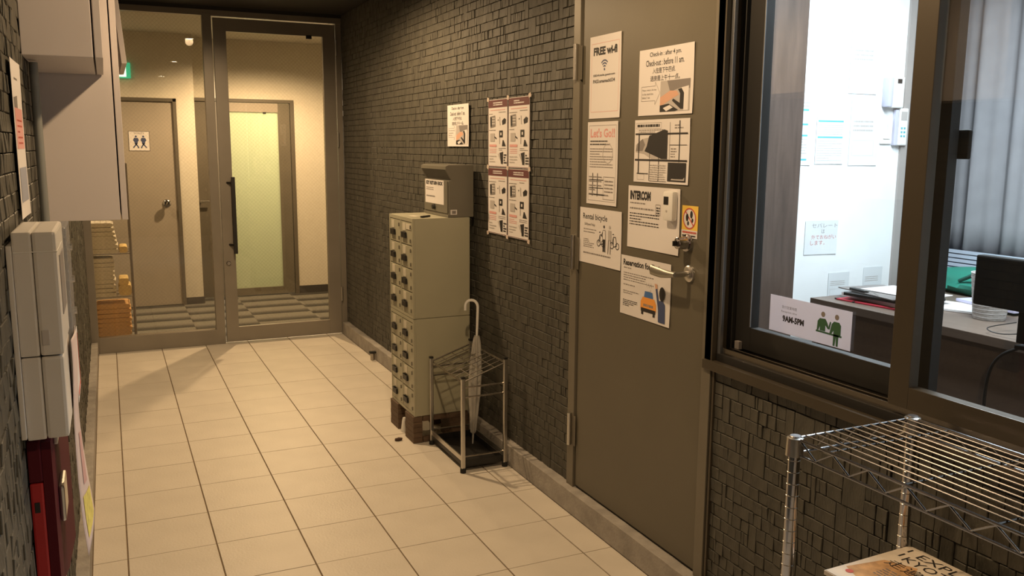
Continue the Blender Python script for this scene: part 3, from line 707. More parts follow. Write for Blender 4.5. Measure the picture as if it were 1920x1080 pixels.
# reception hours sign on the inner sash glass
def sign_mat():
    m = bpy.data.materials.new('translucent_film'); m.use_nodes = True; nt = m.node_tree; nt.nodes.clear()
    out = nt.nodes.new('ShaderNodeOutputMaterial'); t = nt.nodes.new('ShaderNodeBsdfTranslucent'); t.inputs[0].default_value = (.8, .76, .8, 1)
    d = nt.nodes.new('ShaderNodeBsdfDiffuse'); d.inputs[0].default_value = (.62, .60, .64, 1); a = nt.nodes.new('ShaderNodeMixShader'); a.inputs[0].default_value = .5
    nt.links.new(t.outputs[0], a.inputs[1]); nt.links.new(d.outputs[0], a.inputs[2]); nt.links.new(a.outputs[0], out.inputs[0]); return m
S = Sheet('reception_hours_sign', .305, .103, MR(1.7235, -2.0375, .988), 'white sign reading 9AM-5PM with two green counter figures on the glass', 'sign', curl=0, mat_=sign_mat())
S.text('notice_text', M_INKG, '受付営業時間', .16, .235, .35, .32, .0); S.text('notice_text', M_INKG, 'Reception time', .155, .37, .355, .44, 0); S.text('hours_text', M_INK, '9AM-5PM', .175, .50, .45, .68, .05)
def fig(cu, waist):
    S.disc('counter_pictogram', M_GREEN if False else M_INKG, cu, .225, .024)
    if waist:
        S.poly('counter_pictogram', M_GREEN, [(cu-.035, .34), (cu+.03, .33), (cu+.055, .42), (cu+.07, .52), (cu+.085, .37), (cu+.10, .385), (cu+.085, .58), (cu+.062, .58), (cu+.035, .50), (cu+.035, .66), (cu-.03, .66), (cu-.03, .55), (cu-.045, .66), (cu-.065, .66), (cu-.06, .42)])
    else:
        S.poly('counter_pictogram', M_GREEN, [(cu-.03, .345), (cu+.03, .345), (cu+.052, .42), (cu+.052, .68), (cu+.03, .70), (cu+.028, .97), (cu+.006, .97), (cu, .74), (cu-.008, .97), (cu-.03, .97), (cu-.03, .58), (cu-.05, .67), (cu-.075, .67), (cu-.055, .42)])
fig(.675, True); fig(.835, False); S.line('counter_pictogram', M_GREEN, [(.60, .685), (.90, .70)], .016); S.done()

# ------------------------------------------------------------------ reception room
RX0, RX1, RY0, RY1 = 1.80, 3.95, -.80, -4.6
struct(B('floor', (RX0, RY1, -.06), (RX1, -.72, 0), mat('room_floor', (.16, .11, .08), .5)))
struct(B('ceiling', (RX0, RY1, 2.46), (RX1, -.72, 2.52), M_WALLW))
struct(B('wall_far', (2.79, RY0, 0), (3.412, RY0+.08, 2.46), M_WALLW))
struct(B('trim_1', (3.412, RY0-.012, 0), (3.452, RY0+.08, 2.46), mat('grey_trim', (.36, .33, .31), .5)))
struct(B('wall_recess', (3.455, RY0+.35, 0), (RX1+.1, RY0+.40, 2.46), mat('navy_dark', (.012, .014, .03), .7)))
struct(B('door_5', (1.86, RY0-.03, 0), (2.788, RY0+.03, 2.30), M_WOODD))
struct(B('wall_far', (1.80, RY0, 2.30), (2.79, RY0+.08, 2.46), M_WALLW))
struct(B('wall_back', (RX0, RY1-.08, 0), (RX1, RY1, 2.46), M_WALLW))
struct(MB().box((RX1, RY1, 0), (RX1+.08, -.40, .72)).box((RX1, RY1, 2.1), (RX1+.08, -.40, 2.46)).box((RX1, RY1, .72), (RX1+.08, -2.6, 2.1)).build('wall_window_side', M_WALLW))
w2 = struct(empty('window_2', (RX1, -1.6, .72)))
P('window_frame', (RX1+.02, -2.6, .72), (RX1+.06, -.45, .76), M_SILV, w2)
for y in (-1.5, -2.55, -.5): P('window_frame', (RX1+.02, y, .76), (RX1+.06, y+.05, 2.1), M_SILV, w2)
P('window_pane', (RX1+.035, -2.55, .76), (RX1+.04, -.45, 2.1), mat('dusk_pane', (.25, .30, .40), .3), w2, 0)
# blind slats seen under the curtain
bl = empty('window_blind', (RX1-.02, -1.3, .7)); tag(bl, 'pale horizontal blind slats showing under the curtain hem', 'blind')
for k in range(14): o = MB().box((3.825, -2.2, .66+k*.022), (3.833, -.62, .676+k*.022)).build('slat', M_BLIND); bpy_par(o, bl)
# curtain
m = MB(); n = 150
for i in range(n+1):
    y = -.70-i*.0125; d = .028*math.sin(i*.36)+.012*math.sin(i*.83+1)
    for k in range(8):
        z = .915+.006*math.sin(i*.5)+k*.18
        m.v.append((3.885+d*(1-.25*k/7), y, z))
for i in range(n):
    for k in range(7): m.f.append((i*8+k, i*8+8+k, i*8+9+k, i*8+1+k))
cur = m.build('curtain', M_CURT, smooth=True); tag(cur, 'grey pleated curtain with wavy hem behind the right window pane', 'curtain')
sm = cur.modifiers.new('s', 'SOLIDIFY'); sm.thickness = .002
# long desk
dk = empty('reception_desk', (3.15, -2.0, 0)); tag(dk, 'long brown desk inside the reception window carrying papers', 'desk')
def PD(par, nm, a, b, m, bev=.002): o = MB().box(a, b, bev).build(nm, m); bpy_par(o, par); return o
PD(dk, 'desktop', (2.82, -3.4, .765), (3.50, -.905, .80), M_DESK); PD(dk, 'side_panel', (2.84, -.935, 0), (3.48, -.910, .765), M_DESK); PD(dk, 'side_panel', (2.84, -3.38, 0), (3.48, -3.36, .765), M_DESK)
PD(dk, 'front_panel', (2.85, -3.36, .12), (2.87, -.94, .765), M_DESK)
for k, y in enumerate((-1.08, -1.16)):
    o = MB().box((-.012, -.006, 0), (.012, .006, .006), .002).build('binder_clip', M_BLACK); o.location = (2.90, -.985-.10*k, .801); tag(o, 'small black clip on the bare end of the desk, %s' % ('farther from the papers' if k == 0 else 'nearer the papers'), 'clip', 'clips on the desk')
# papers and clipboards
def slab(name, cx, cy, z, w, l, h, rot, m, label, cat, group=None):
    o = MB().box((-w/2, -l/2, 0), (w/2, l/2, h), .0008).build(name, m); o.location = (cx, cy, z); o.rotation_euler = (0, 0, rot); tag(o, label, cat, group); return o
slab('paper_folder', 3.04, -1.16, .801, .28, .36, .006, .1, mat('red_folder', (.45, .03, .05), .5), 'red folder at the bottom of the pile on the desk', 'folder')
slab('paper_stack', 3.06, -1.13, .8075, .24, .33, .018, -.06, M_PAPER, 'stack of loose white sheets above the red folder', 'papers')
slab('black_folder', 3.03, -1.17, .826, .24, .32, .012, .12, M_BLACK, 'black folder in the middle of the pile on the desk', 'folder')
cb = slab('clipboard', 3.05, -1.12, .8385, .24, .35, .005, -.15, M_INKG, 'dark clipboard with a metal clip on top of the desk pile', 'clipboard')
o = MB().box((-.12, .0, .005), (-.095, .10, .014), .003).build('clip', M_BLACK, cb)
o = MB().tube([(-.112, -.08, .006), (-.112, -.04, .016), (-.112, .0, .014), (-.112, .03, .010)], .0018, 6).build('clip_wire', M_CHROME2, cb)
slab('top_sheet', 3.10, -1.17, .8455, .21, .297, .003, .05, M_PAPER, 'white sheets lying on the clipboard beside the bottle', 'papers')
slab('loose_sheets', 3.20, -1.36, .801, .20, .20, .009, .3, M_PAPER, 'white sheets on the desk seen left of the patterned cup', 'papers')
slab('white_booklet', 3.345, -1.43, .812, .16, .30, .012, -.15, mat('lilac_cover', (.55, .53, .70), .5), 'pale lilac booklet under the green bag', 'booklet')
slab('loose_sheets', 3.30, -1.78, .801, .21, .297, .004, .5, M_PAPER, 'white sheets on the desk right of the patterned cup', 'papers')
bt = empty('water_bottle', (2.93, -1.318, .801)); tag(bt, 'clear plastic bottle with blue cap beside the window stile', 'bottle')
MB().lathe([(0, 0), (.030, 0), (.033, .01), (.033, .13), (.026, .155), (.012, .19), (.012, .205)], (0, 0, 0), 20).build('body', M_BOTTLE, bt, True)
MB().cyl((0, 0, .205), (0, 0, .225), .0145, 16).build('cap', M_BLUE, bt, True); MB().lathe([(.0335, .03), (.0338, .09)], (0, 0, 0), 20).build('label', M_WHITE, bt, True)
cp = empty('patterned_cup', (3.11, -1.560, .801)); tag(cp, 'tall white cup with grey ribbed pattern standing on the desk', 'cup')
MB().lathe([(0, 0), (.056, 0), (.058, .004), (.075, .176), (.0765, .18), (.073, .18), (.055, .01), (0, .008)], (0, 0, 0), 32).build('body', mat('cup_white', (.60, .58, .56), .6, 0, .3, 60, .5, 80, stretch=(1, 1, 3)), cp, True)
for k in range(11): MB().tube([((.0585+k*.00155)*math.cos(a*PI/12), (.0585+k*.00155)*math.sin(a*PI/12), .012+k*.015) for a in range(24)], .0012, 5, closed=True).build('rib', M_INKM, cp)
# green bag
bm = bmesh.new(); bmesh.ops.create_uvsphere(bm, u_segments=28, v_segments=16, radius=1)
for v in bm.verts:
    k = 1+.10*math.sin(v.co.x*5+v.co.y*4)+.08*math.sin(v.co.z*7+v.co.y*6); v.co = Vector((v.co.x*.15*k, v.co.y*.42*k, max(v.co.z*.075*k, -.036)))
g = MB().add_bm(bm).build('green_bag', M_BAG, smooth=True); g.location = (3.66, -1.22, .832); tag(g, 'rumpled green vinyl bag lying behind the patterned cup', 'bag')
o = MB().tube([(-.14, -.30, .02), (-.17, -.2, .10), (-.17, -.02, .095), (-.14, .12, .03)], .009, 8).build('strap', mat('green_strap', (.01, .08, .06), .5), g, True)
o = slab('desk_shelf', 3.66, -1.4, .765, .30, 1.2, .03, 0, M_DESK, 'narrow brown shelf behind the desk holding the green bag', 'shelf')
# black display seen from behind, on an arm
dp = empty('black_monitor', (2.68, -1.97, .801)); tag(dp, 'black screen back on a stand with hanging cables at the right edge', 'monitor')
MB().box((.0, -.20, .13), (.035, .165, .30), .006).build('housing', M_BLACK, dp); MB().box((.035, -.05, .02), (.055, .02, .25), .004).build('stand_neck', M_BLACK, dp); MB().box((.16, -.16, 0), (.34, .10, .012), .004).box((.03, -.05, .0), (.17, .02, .014), .003).build('stand_base', M_BLACK, dp)
for k, pts in enumerate(([(2.86, -1.99, .86), (2.80, -1.93, .80), (2.795, -1.84, .74), (2.80, -1.80, .64), (2.80, -1.80, .45)], [(2.90, -2.05, .82), (2.80, -2.02, .79), (2.79, -1.99, .70), (2.795, -1.98, .50)], [(3.0, -1.75, .83), (2.86, -1.74, .82), (2.85, -1.80, .81), (2.87, -1.90, .83), (2.95, -1.95, .84)])):
    P_ = [Vector(p) for p in pts]; sm_ = []
    for i in range(len(P_)-1):
        a, b = P_[i], P_[i+1]; p0 = P_[max(i-1, 0)]; p3 = P_[min(i+2, len(P_)-1)]
        for q in range(6):
            t_ = q/6; sm_.append(.5*((2*a)+(b-p0)*t_+(2*p0-5*a+4*b-p3)*t_**2+(3*a-p0-3*b+p3)*t_**3))
    sm_.append(P_[-1]); o = MB().tube(sm_, (.0055, .004, .002)[k], 8).build('cable', M_BLACK, smooth=True); tag(o, ('thick black cable curving down over the desk edge', 'thinner black cable hanging by the edge of the photo', 'thin black wire looped on the desktop')[k], 'cable')
# papers on the white wall
def ws(name, x0, x1, z0, z1, label, fn=None, rot=0, cat='note'):
    S = Sheet(name, x1-x0, z1-z0, MF((x0+x1)/2, RY0-.0022, (z0+z1)/2) @ Matrix.Rotation(rot, 4, 'Z'), label, cat, mat_=mat('note_paper', (.70, .74, .76), .7))
    if fn: fn(S)
    S.done()
def f1(S):
    for v in (.14, .36, .53, .90): S.rect('blue_bars', M_TEAL, .05, v, .75, v+.028)
    S.words('note_text', M_INKM, .05, .02, .8, .12, 2, seed=3); S.words('note_text', M_INKM, .05, .58, .75, .88, 7, hh=.35, seed=4)
def f2(S):
    for v in (.10, .43): S.rect('green_bars', M_TEAL, .05, v, .95, v+.035)
    S.words('note_text', M_INKM, .05, .18, .95, .40, 5, hh=.3, seed=5); S.words('note_text', M_INKM, .05, .5, .95, .95, 9, hh=.25, seed=6)
def f3(S): S.words('note_text', M_INKM, .1, .3, .8, .5, 3, hh=.4, seed=7); S.frame('note_text', M_INKM, .1, .62, .85, .85, .006)
def f4(S):
    for k, (t_, a, b) in enumerate((('セパレート', .20, .98), ('は', .50, .60), ('外でおねがい', .20, .96), ('します。', .18, .62))): S.text('handwriting', (M_INKG, M_INKG, M_REDI, M_REDI)[k], t_, a, .08+k*.17, b, .08+k*.17+.13, -.01)
ws('price_list', 2.775, 2.868, 1.38, 1.665, 'sheet with blue bars at the left end of the white wall', f1)
ws('timetable_sheet', 2.895, 3.060, 1.385, 1.60, 'sheet with two green bars on the white wall', f2)
ws('handwritten_list', 3.095, 3.270, 1.378, 1.676, 'faint handwritten sheet below another on the white wall', f3)
ws('handwritten_list', 3.070, 3.240, 1.70, 1.985, 'faint handwritten sheet highest on the white wall', f3)
ws('handwritten_note', 2.864, 3.058, .975, 1.13, 'note in Japanese handwriting hanging alone low on the white wall', f4, -.01)
ws('low_note', 3.022, 3.15, .76, .885, 'small faint note just above the desk, left one', f3); ws('low_note', 3.24, 3.36, .76, .90, 'small faint note just above the desk, right one', f3)
t = empty('wall_phone', M=MF(3.333, RY0, 1.712)); tag(t, 'white wall intercom with small dark screen and handset', 'intercom')
MB().box((-.02, -.07, 0), (.055, .07, .03), .006).build('base', M_WHITE, t); B('screen', (.008, .040, .0295), (.035, .060, .031), M_INK, t); MB().box((-.055, -.068, .0), (-.024, .068, .042), .010).build('handset', mat('lilac_plastic', (.55, .56, .68), .4), t, True)
t = empty('remote_control', M=MF(3.402, RY0, 1.556)); tag(t, 'white remote control in a holder below the wall intercom', 'remote control')
MB().box((-.025, -.085, 0.006), (.028, .085, .026), .005).build('body', M_WHITE, t); B('display', (-.018, .03, .0255), (.02, .07, .0268), M_INKM, t); MB().box((-.045, -.085, 0), (-.027, .078, .02), .003).build('holder', mat('lilac_plastic', (.55, .56, .68), .4), t)
for k in range(3):
    for j in range(2): B('button', (-.015+j*.018, -.01-k*.018, .0255), (-.005+j*.018, -.002-k*.018, .0275), M_TEAL, t)
t = empty('light_switch', M=MF(3.318, RY0, 1.535)); tag(t, 'white double light switch plate beside the remote control', 'switch')
MB().box((-.035, -.058, 0), (.035, .058, .008), .002).build('plate', M_WHITE, t); MB().box((-.02, -.035, .008), (-.001, .035, .012), .001).build('rocker', M_WHITE, t); MB().box((.001, -.035, .008), (.02, .035, .012), .001).build('rocker', M_WHITE, t)

# ------------------------------------------------------------------ lockers on wooden blocks, return box
LX0, LX1, LY0, LY1 = 1.318, 1.612, .138, .512
def locker(z0, z1, label):
    t = empty('key_locker', (LX0, LY0, z0)); tag(t, label, 'locker', 'stacked metal lockers')
    m = MB().box((.012, 0, 0), (LX1-LX0, LY1-LY0, z1-z0), .003); m.quadbox((0, .0125, 0), (.0118, LY1-LY0-.0125, .014)).quadbox((0, .0125, z1-z0-.018), (.0118, LY1-LY0-.0125, z1-z0-.001)).quadbox((0, 0, 0), (.0118, .012, z1-z0-.001)).quadbox((0, LY1-LY0-.012, 0), (.0118, LY1-LY0, z1-z0-.001)).quadbox((0, .1815, .0145), (.0118, .1925, z1-z0-.0185))
    m.build('body', M_LOCK, t)
    H = (z1-z0-.018-.014)/4
    for c in (0, 1):
        for r in range(4):
            y0 = .014+c*.1795; y1 = y0+.1655; a = .015+r*H; b = a+H-.005
            dd = MB().box((.001, y0, a), (.012, y1, b), .0015).build('door', M_LOCK, t)
            MB().box((-.0012, y1-.070, b-.044), (.0015, y1-.030, b-.006)).build('name_card', M_LABEL, dd)
            hd = MB(); hy0, hy1, hz0, hz1 = y1-.088, y1-.022, b-.082, b-.050
            pr = []
            for i in range(9):
                aa = PI*i/8; pr.append(((hy0+hy1)/2-(hy1-hy0)/2*math.cos(aa), hz0+.004+(hz1-hz0-.004)*min(1, 1.5*math.sin(aa)**.7)))
            hd.prism(pr, -.009, .0005, 'x').box((-.010, hy0, hz1-.007), (0, hy1, hz1), .002)
            hd.build('handle', M_BLACK, dd)
            MB().cyl((-.003, y0+.012, a+.012), (-.003, y0+.012, a+.03), .003, 8).cyl((-.003, y0+.012, b-.03), (-.003, y0+.012, b-.012), .003, 8).build('hinge', M_BOXG, dd)
            if c == 0 and r == 3 and z0 > .5:
                MB().box((-.0014, y0+.012, b-.034), (.0015, y0+.085, b-.008)).build('long_label', M_LABEL, dd)
    return t
locker(.136, .624, 'beige eight-door metal locker standing on wooden blocks, lower unit'); locker(.626, 1.112, 'beige eight-door metal locker carrying the grey return box, upper unit')
for k, (x, y) in enumerate(((LX0-.008, LY0-.002), (LX0-.008, .385), (1.50, LY0-.002), (1.50, .385))):
    t = empty('wooden_block', (x, y, 0)); tag(t, ['front', 'back', 'front', 'back'][k % 2]+'-row wooden block stack under the locker, '+('corridor side' if k < 2 else 'wall side'), 'wood block', 'slatted wooden blocks under the lockers')
    w = .048 if k < 2 else .10; l = .13
    for q in range(5): MB().box((0+.001*(q % 2), 0, q*.0268+.0006), (w, l, q*.0268+.0262), .0015).build('slat', M_PALLET, t)
for z0_, z1_, lb in ((.001, .028, 'low brown wooden bar between the blocks under the locker'), (.108, .134, 'upper brown wooden bar touching the locker bottom between the blocks')):
    o = MB().box((1.362, LY0, z0_), (1.498, LY0+.02, z1_), .002).build('wooden_crossbar', M_PALLET); tag(o, lb, 'wood bar')
o = MB().lathe([(0, 0), (.018, 0), (.02, .01), (.014, .06), (.010, .075), (0, .078)], (1.33, .335, 0), 16).build('white_plug', M_WHITE, smooth=True); tag(o, 'small white plastic object between the wooden blocks', 'plug')
# envelope on locker top
slab('key_envelope', 1.37, .27, 1.113, .035, .07, .0015, .1, M_LABEL, 'flat card lying on top of the locker before the return box', 'card')
slab('black_marker', 1.405, .20, 1.113, .012, .075, .008, -.9, M_INK, 'small dark strip lying on the locker top', 'marker')
# return box
t = empty('key_return_box', (1.50, LY0+.002, 1.114)); tag(t, 'grey metal return box with hooded slot on top of the lockers', 'box')
W = .36
MB().prism([(.0, .0), (.132, 0), (.132, .25), (.004, .25), (-.012, .243), (-.012, .228), (.020, .176), (.006, .174), (.006, .012), (.0, .012)][:], 0, W, 'y').build('body', M_BOXG, t)
MB().box((.0, .012, .018), (.007, W-.012, .172), .002).build('front_door', M_BOXG, t)
MB().prism([(-.0125, .2285), (.0195, .1765), (.0225, .178), (-.009, .231)], .012, W-.012, 'y').build('slot_flap', mat('slot_dark', (.07, .065, .055), .5), t)
S = Sheet('return_sign', .27, .118, Matrix(((0, 0, -1, -.0015), (-1, 0, 0, .19), (0, 1, 0, .115), (0, 0, 0, 1))), None, parent=t)
S.text('sign_text', M_INK, 'KEY RETURN BOX', .05, .05, .95, .215, .06); S.words('small_text', M_INKG, .06, .30, .46, .46, 2, hh=.4, seed=3); S.words('small_text', M_INKG, .06, .66, .55, .74, 1, hh=.7, seed=4); S.done()
MB().lathe([(0, -.014), (.011, -.014), (.013, -.006), (.013, .001)], (0, .19, .040), 16, 'x').build('lock', M_BLACK, t, True)
o = MB().box((.012, -.0008, .012), (.046, .0002, .036)).build('sticker', M_PAPER, t); MB().box((.020, -.0012, .016), (.040, -.0006, .031)).build('sticker_print', M_INKG, o)
# door bump stop on the kerb, dead leaf
t = empty('bumper_stop', (1.598, 1.885, .002)); tag(t, 'small metal door stop with black rubber head by the kerb', 'door stop'); MB().cyl((0, 0, 0), (0, 0, .045), .015, 20).build('post', M_DIM, t, True); MB().box((-.022, -.016, .045), (.022, .016, .060), .005).build('rubber_head', M_RUB, t)
m = MB()
for k in range(7):
    a = k*.9; r = .014+.008*rnd.random(); m.v += [(0, 0, .010), (r*math.cos(a), r*math.sin(a), .002+.006*rnd.random()), (r*math.cos(a+.6), r*math.sin(a+.6), .004+.008*rnd.random())]; m.f.append((3*k, 3*k+1, 3*k+2))
    m.v.append((r*.6*math.cos(a+.3), r*.6*math.sin(a+.3), .0005)); 
m.v = m.v; m2 = MB()
bm = bmesh.new(); bmesh.ops.create_icosphere(bm, subdivisions=2, radius=.016)
for v in bm.verts: v.co = Vector((v.co.x*(1+.5*rnd.random()), v.co.y*(.8+.4*rnd.random()), max(-.004, v.co.z*.5+.004*rnd.random())))
o = MB().add_bm(bm).build('dead_leaf', mat('brown_leaf', (.05, .022, .012), .8)); o.location = (1.257, .214, .0045); tag(o, 'crumpled dark brown leaf on the floor before the locker', 'leaf')

# ------------------------------------------------------------------ umbrella stand and umbrella
sx0, sx1, sy0, sy1 = 1.392, 1.598, -.322, .096
t = empty('umbrella_stand', (sx0, sy0, 0)); tag(t, 'chrome umbrella stand with wire grid top beside the lockers', 'umbrella stand')
W, Lh = sx1-sx0, sy1-sy0
for x, y, h in ((0, 0, .435), (W, 0, .505), (0, Lh, .435), (W, Lh, .505)):
    p = MB().box((x-.009, y-.007, .018), (x+.009, y+.007, h), .003).build('post', M_CHROME2, t); MB().cyl((x, y, 0), (x, y, .020), .0135, 14).build('rubber_foot', M_RUB, p); MB().box((x-.010, y-.008, h), (x+.010, y+.008, h+.010), .003).build('post_cap', M_BLACK, p)
for y in (0, Lh):
    for z in (.395, .350, .075): MB().cyl((0, y, z), (W, y, z), .0042, 8).build('cross_rail', M_DIM, t, True)
for x, z in ((0, .42), (W, .49)): MB().cyl((x, 0, z), (x, Lh, z), .0048, 8).build('side_rail', M_DIM, t, True)
for x in (0, W): MB().box((x-.003, .007, .050), (x+.003, Lh-.007, .072), .001).build('base_rail', M_CHROME2, t)
zz = lambda x: .42+.07*x/W
for k in range(1, 8): MB().cyl((0, Lh*k/8, zz(0)), (W, Lh*k/8, zz(W)), .0023, 6).build('grid_wire', M_DIM, t)
for k in range(1, 4): MB().cyl((W*k/4, 0, zz(W*k/4)), (W*k/4, Lh, zz(W*k/4)), .0023, 6).build('grid_wire', M_DIM, t)
for y in (0, Lh): MB().cyl((0, y, .42), (W, y, .49), .004, 6).build('grid_edge', M_DIM, t)
m = MB().box((.006, .010, .020), (W-.006, Lh-.010, .024), .001); 
for a, b in (((.006, .010, .024), (.010, Lh-.010, .052)), ((W-.010, .010, .024), (W-.006, Lh-.010, .052)), ((.01, .010, .024), (W-.01, .014, .052)), ((.01, Lh-.014, .024), (W-.01, Lh-.010, .052))): m.box(a, b, .001)
m.build('drip_tray', M_BLACK, t)
ux, uy = 1.552, -.045
u = empty('umbrella', (ux, uy, .026)); tag(u, 'clear vinyl umbrella with white hooked handle in the stand', 'umbrella')
tilt = Vector((.024, .0, .0))
def up_(h): return (tilt.x*h/.6*1.0, 0, h)
m = MB(); prof = [(0, .004), (.05, .005), (.06, .012), (.15, .019), (.25, .025), (.33, .027), (.42, .024), (.50, .017), (.53, .012)]; n = 40
for h, r in prof:
    c = up_(h)
    for k in range(n):
        rr = r*(1+(.22 if h > .05 else 0)*math.cos(k*2*PI/n*8+h*4)); m.v.append((c[0]+rr*math.cos(k*2*PI/n), c[1]+rr*math.sin(k*2*PI/n), h))
for i in range(len(prof)-1):
    for k in range(n): m.f.append((i*n+k, i*n+(k+1) % n, i*n+n+(k+1) % n, i*n+n+k))
m.build('canopy', M_VINYL, u, True)
MB().cyl(up_(.0), up_(.60), .004, 10).build('shaft', M_CHROME2, u, True)
hp = [up_(.52), up_(.60), (.026, 0, .665)]
for i in range(0, 11): a = PI*i/10; hp.append((.026-.0, .031-.031*math.cos(a)-.0, .675+.031*math.sin(a)))
hp.append((.026, .062, .655))
# the hook opens towards the locker's corridor side
hp = [(p[0]-(p[1]*.80), p[1]*.55, p[2]) for p in hp]
MB().tube(hp, [.0055, .0062, .0066]+[.0068]*12, 12).build('handle', M_WHITE, u, True)
MB().cyl(up_(.505), up_(.535), .013, 14).build('collar', M_VINYL, u, True)

# ------------------------------------------------------------------ wire shelf with newspapers
rk = empty('wire_shelf_rack', (1.264, -2.498, 0)); tag(rk, 'chrome wire shelving rack under the reception window', 'shelf rack')
RW, RL, PR = .336, .90, .0125
for x in (0, RW):
    for y in (0, -RL):
        p = MB().cyl((x, y, .01), (x, y, .868), PR, 18).build('post', M_CHROME, rk, True)
        MB().lathe([(PR, 0), (PR+.0008, .0008), (PR, .0016)], (0, 0, 0), 18)
        gr = MB()
        for k in range(33): gr.lathe([(PR-.0002, .03+k*.0254), (PR+.0010, .0312+k*.0254), (PR-.0002, .0324+k*.0254)], (x, y, 0), 18)
        gr.build('groove_rings', M_DIM, p, True)
        MB().lathe([(0, .8705), (PR-.002, .8705), (PR, .869), (PR, .862)], (x, y, 0), 18).build('post_cap', mat('cap_metal', (.22, .21, .21), .4, .9), p)
        MB().cyl((x, y, 0), (x, y, .012), .016, 16).build('foot', M_RUB, p, True)
def shelf(z):
    s = empty('shelf', (0, 0, 0)); s.parent = rk
    for x in (0, RW):
        for y in (0, -RL): MB().lathe([(PR+.0005, z-.042), (PR+.006, z-.040), (PR+.0045, z-.002), (PR+.0005, z)], (x, y, 0), 20).build('corner_sleeve', M_CHROME2, s, True)
    fr = MB()
    for x in (0, RW):
        for dz, r in ((0-.004, .0032), (-.036, .0028)): fr.cyl((x, -.012, z+dz), (x, -RL+.012, z+dz), r, 8)
        n = 20; pts = []
        for i in range(n+1): pts.append((x, -.016-(RL-.032)*i/n, z-.006 if i % 2 == 0 else z-.034))
        fr.tube(pts, .0022, 6)
    for y in (0, -RL):
        for dz, r in ((0-.004, .0032), (-.036, .0028)): fr.cyl((.012, y, z+dz), (RW-.012, y, z+dz), r, 8)
        pts = [(.016+(RW-.032)*i/8, y, z-.006 if i % 2 == 0 else z-.034) for i in range(9)]; fr.tube(pts, .0022, 6)
    fr.build('edge_truss', mat('bright_wire', (.24, .235, .24), .22, 1), s, True)
    for k in range(1, 13): MB().cyl((RW*k/13, -.002, z-.0008), (RW*k/13, -RL+.002, z-.0008), .0017, 6).build('shelf_wire', mat('dull_wire', (.10, .097, .10), .30, .95), s, True)
    for y in (-.09, -.27, -.45, -.63, -.81): MB().cyl((0, y, z-.0048), (RW, y, z-.0048), .0026, 6).build('support_wire', M_CHROME, s, True)
shelf(.868); shelf(.512); shelf(.130)
# newspapers
for k in range(5):
    z = .5133+k*.0112; w, l = .262, .38
    m = MB(); nx, ny = 10, 8
    for kk in (0, 1):
        for j in range(ny+1):
            for i in range(nx+1):
                a, b = i/nx, j/ny
                sag = .0015*math.sin(a*5+k)*b+(.006*max(0, a-.85)/.15*(-1) if k == 4 and False else 0)
                m.v.append((-w/2+w*a, -l/2+l*b, (.0098 if kk else 0)+(sag*.3 if kk else 0)))
    N = (nx+1)*(ny+1)
    for j in range(ny):
        for i in range(nx):
            q = [j*(nx+1)+i, j*(nx+1)+i+1, (j+1)*(nx+1)+i+1, (j+1)*(nx+1)+i]; m.f.append(tuple(N+x for x in q)); m.f.append(tuple(q[::-1]))
    ring = [i for i in range(nx+1)]+[j*(nx+1)+nx for j in range(1, ny+1)]+[ny*(nx+1)+i for i in range(nx-1, -1, -1)]+[j*(nx+1) for j in range(ny-1, 0, -1)]
    for i in range(len(ring)): a, b = ring[i], ring[(i+1) % len(ring)]; m.f.append((a, b, N+b, N+a))
    o = m.build('newspaper', mat('newsprint', (.62, .58, .50), .8, 0, .06, 20) if k < 4 else mat('newspaper_cover', (.74, .66, .56), .75, 0, .08, 12))
    o.location = (1.484+rnd.uniform(-.005, .005)+(.012 if k < 4 else 0), -2.708+rnd.uniform(-.004, .004), z+(.0008 if k == 4 else 0)); o.rotation_euler = (0, 0, rnd.uniform(-.03, .03)+(.04 if k == 4 else 0))
    tag(o, ('folded newspaper with EXPLORE KYOTO cover on top of the rack pile', 'folded newspaper directly under the EXPLORE KYOTO copy', 'folded newspaper in the middle of the rack pile', 'folded newspaper, second from the bottom of the rack pile', 'folded newspaper at the bottom of the rack pile')[4-k], 'newspaper', 'newspapers on the wire shelf')
    if k == 4:
        # print frame: text runs along -Y, letters' tops towards +X
        Mp = Matrix(((0, 1, 0, 0), (-1, 0, 0, 0), (0, 0, 1, .0108), (0, 0, 0, 1)))
        S = Sheet('cover_page', l-.004, w-.004, Mp, None, parent=o, mat_=mat('newspaper_cover', (.74, .66, .56), .75, 0, .08, 12), thick=.0004)
        S.poly('cover_picture', mat('ochre_print', (.55, .33, .16), .8, 0, .35, 30), [(.06, .42), (.22, .30), (.30, .50), (.28, .95), (.02, .80)]); S.poly('cover_picture', mat('tan_print', (.68, .44, .25), .8, 0, .3, 25), [(.30, .50), (.75, .42), (.95, .5), (.95, .95), (.28, .95)])
        S.text('title_text', M_INK, 'EXPLORE', .12, .05, .62, .155, .0); S.text('title_text', M_INK, 'KYOTO', .10, .19, .46, .295, 0); S.text('title_text', M_INK, '走遍京都', .08, .335, .52, .47, 0)
        S.line('title_text', M_INK, [(.05, .05), (.05, .12)], .012); S.line('title_text', M_INK, [(.06, .17), (.06, .25)], .012)
        S.disc('red_seal', M_REDI, .07, .84, .022); S.disc('red_seal', M_REDI, .16, .86, .022); S.words('small_text', M_INKG, .14, .52, .30, .70, 5, hh=.4, seed=3); S.done()

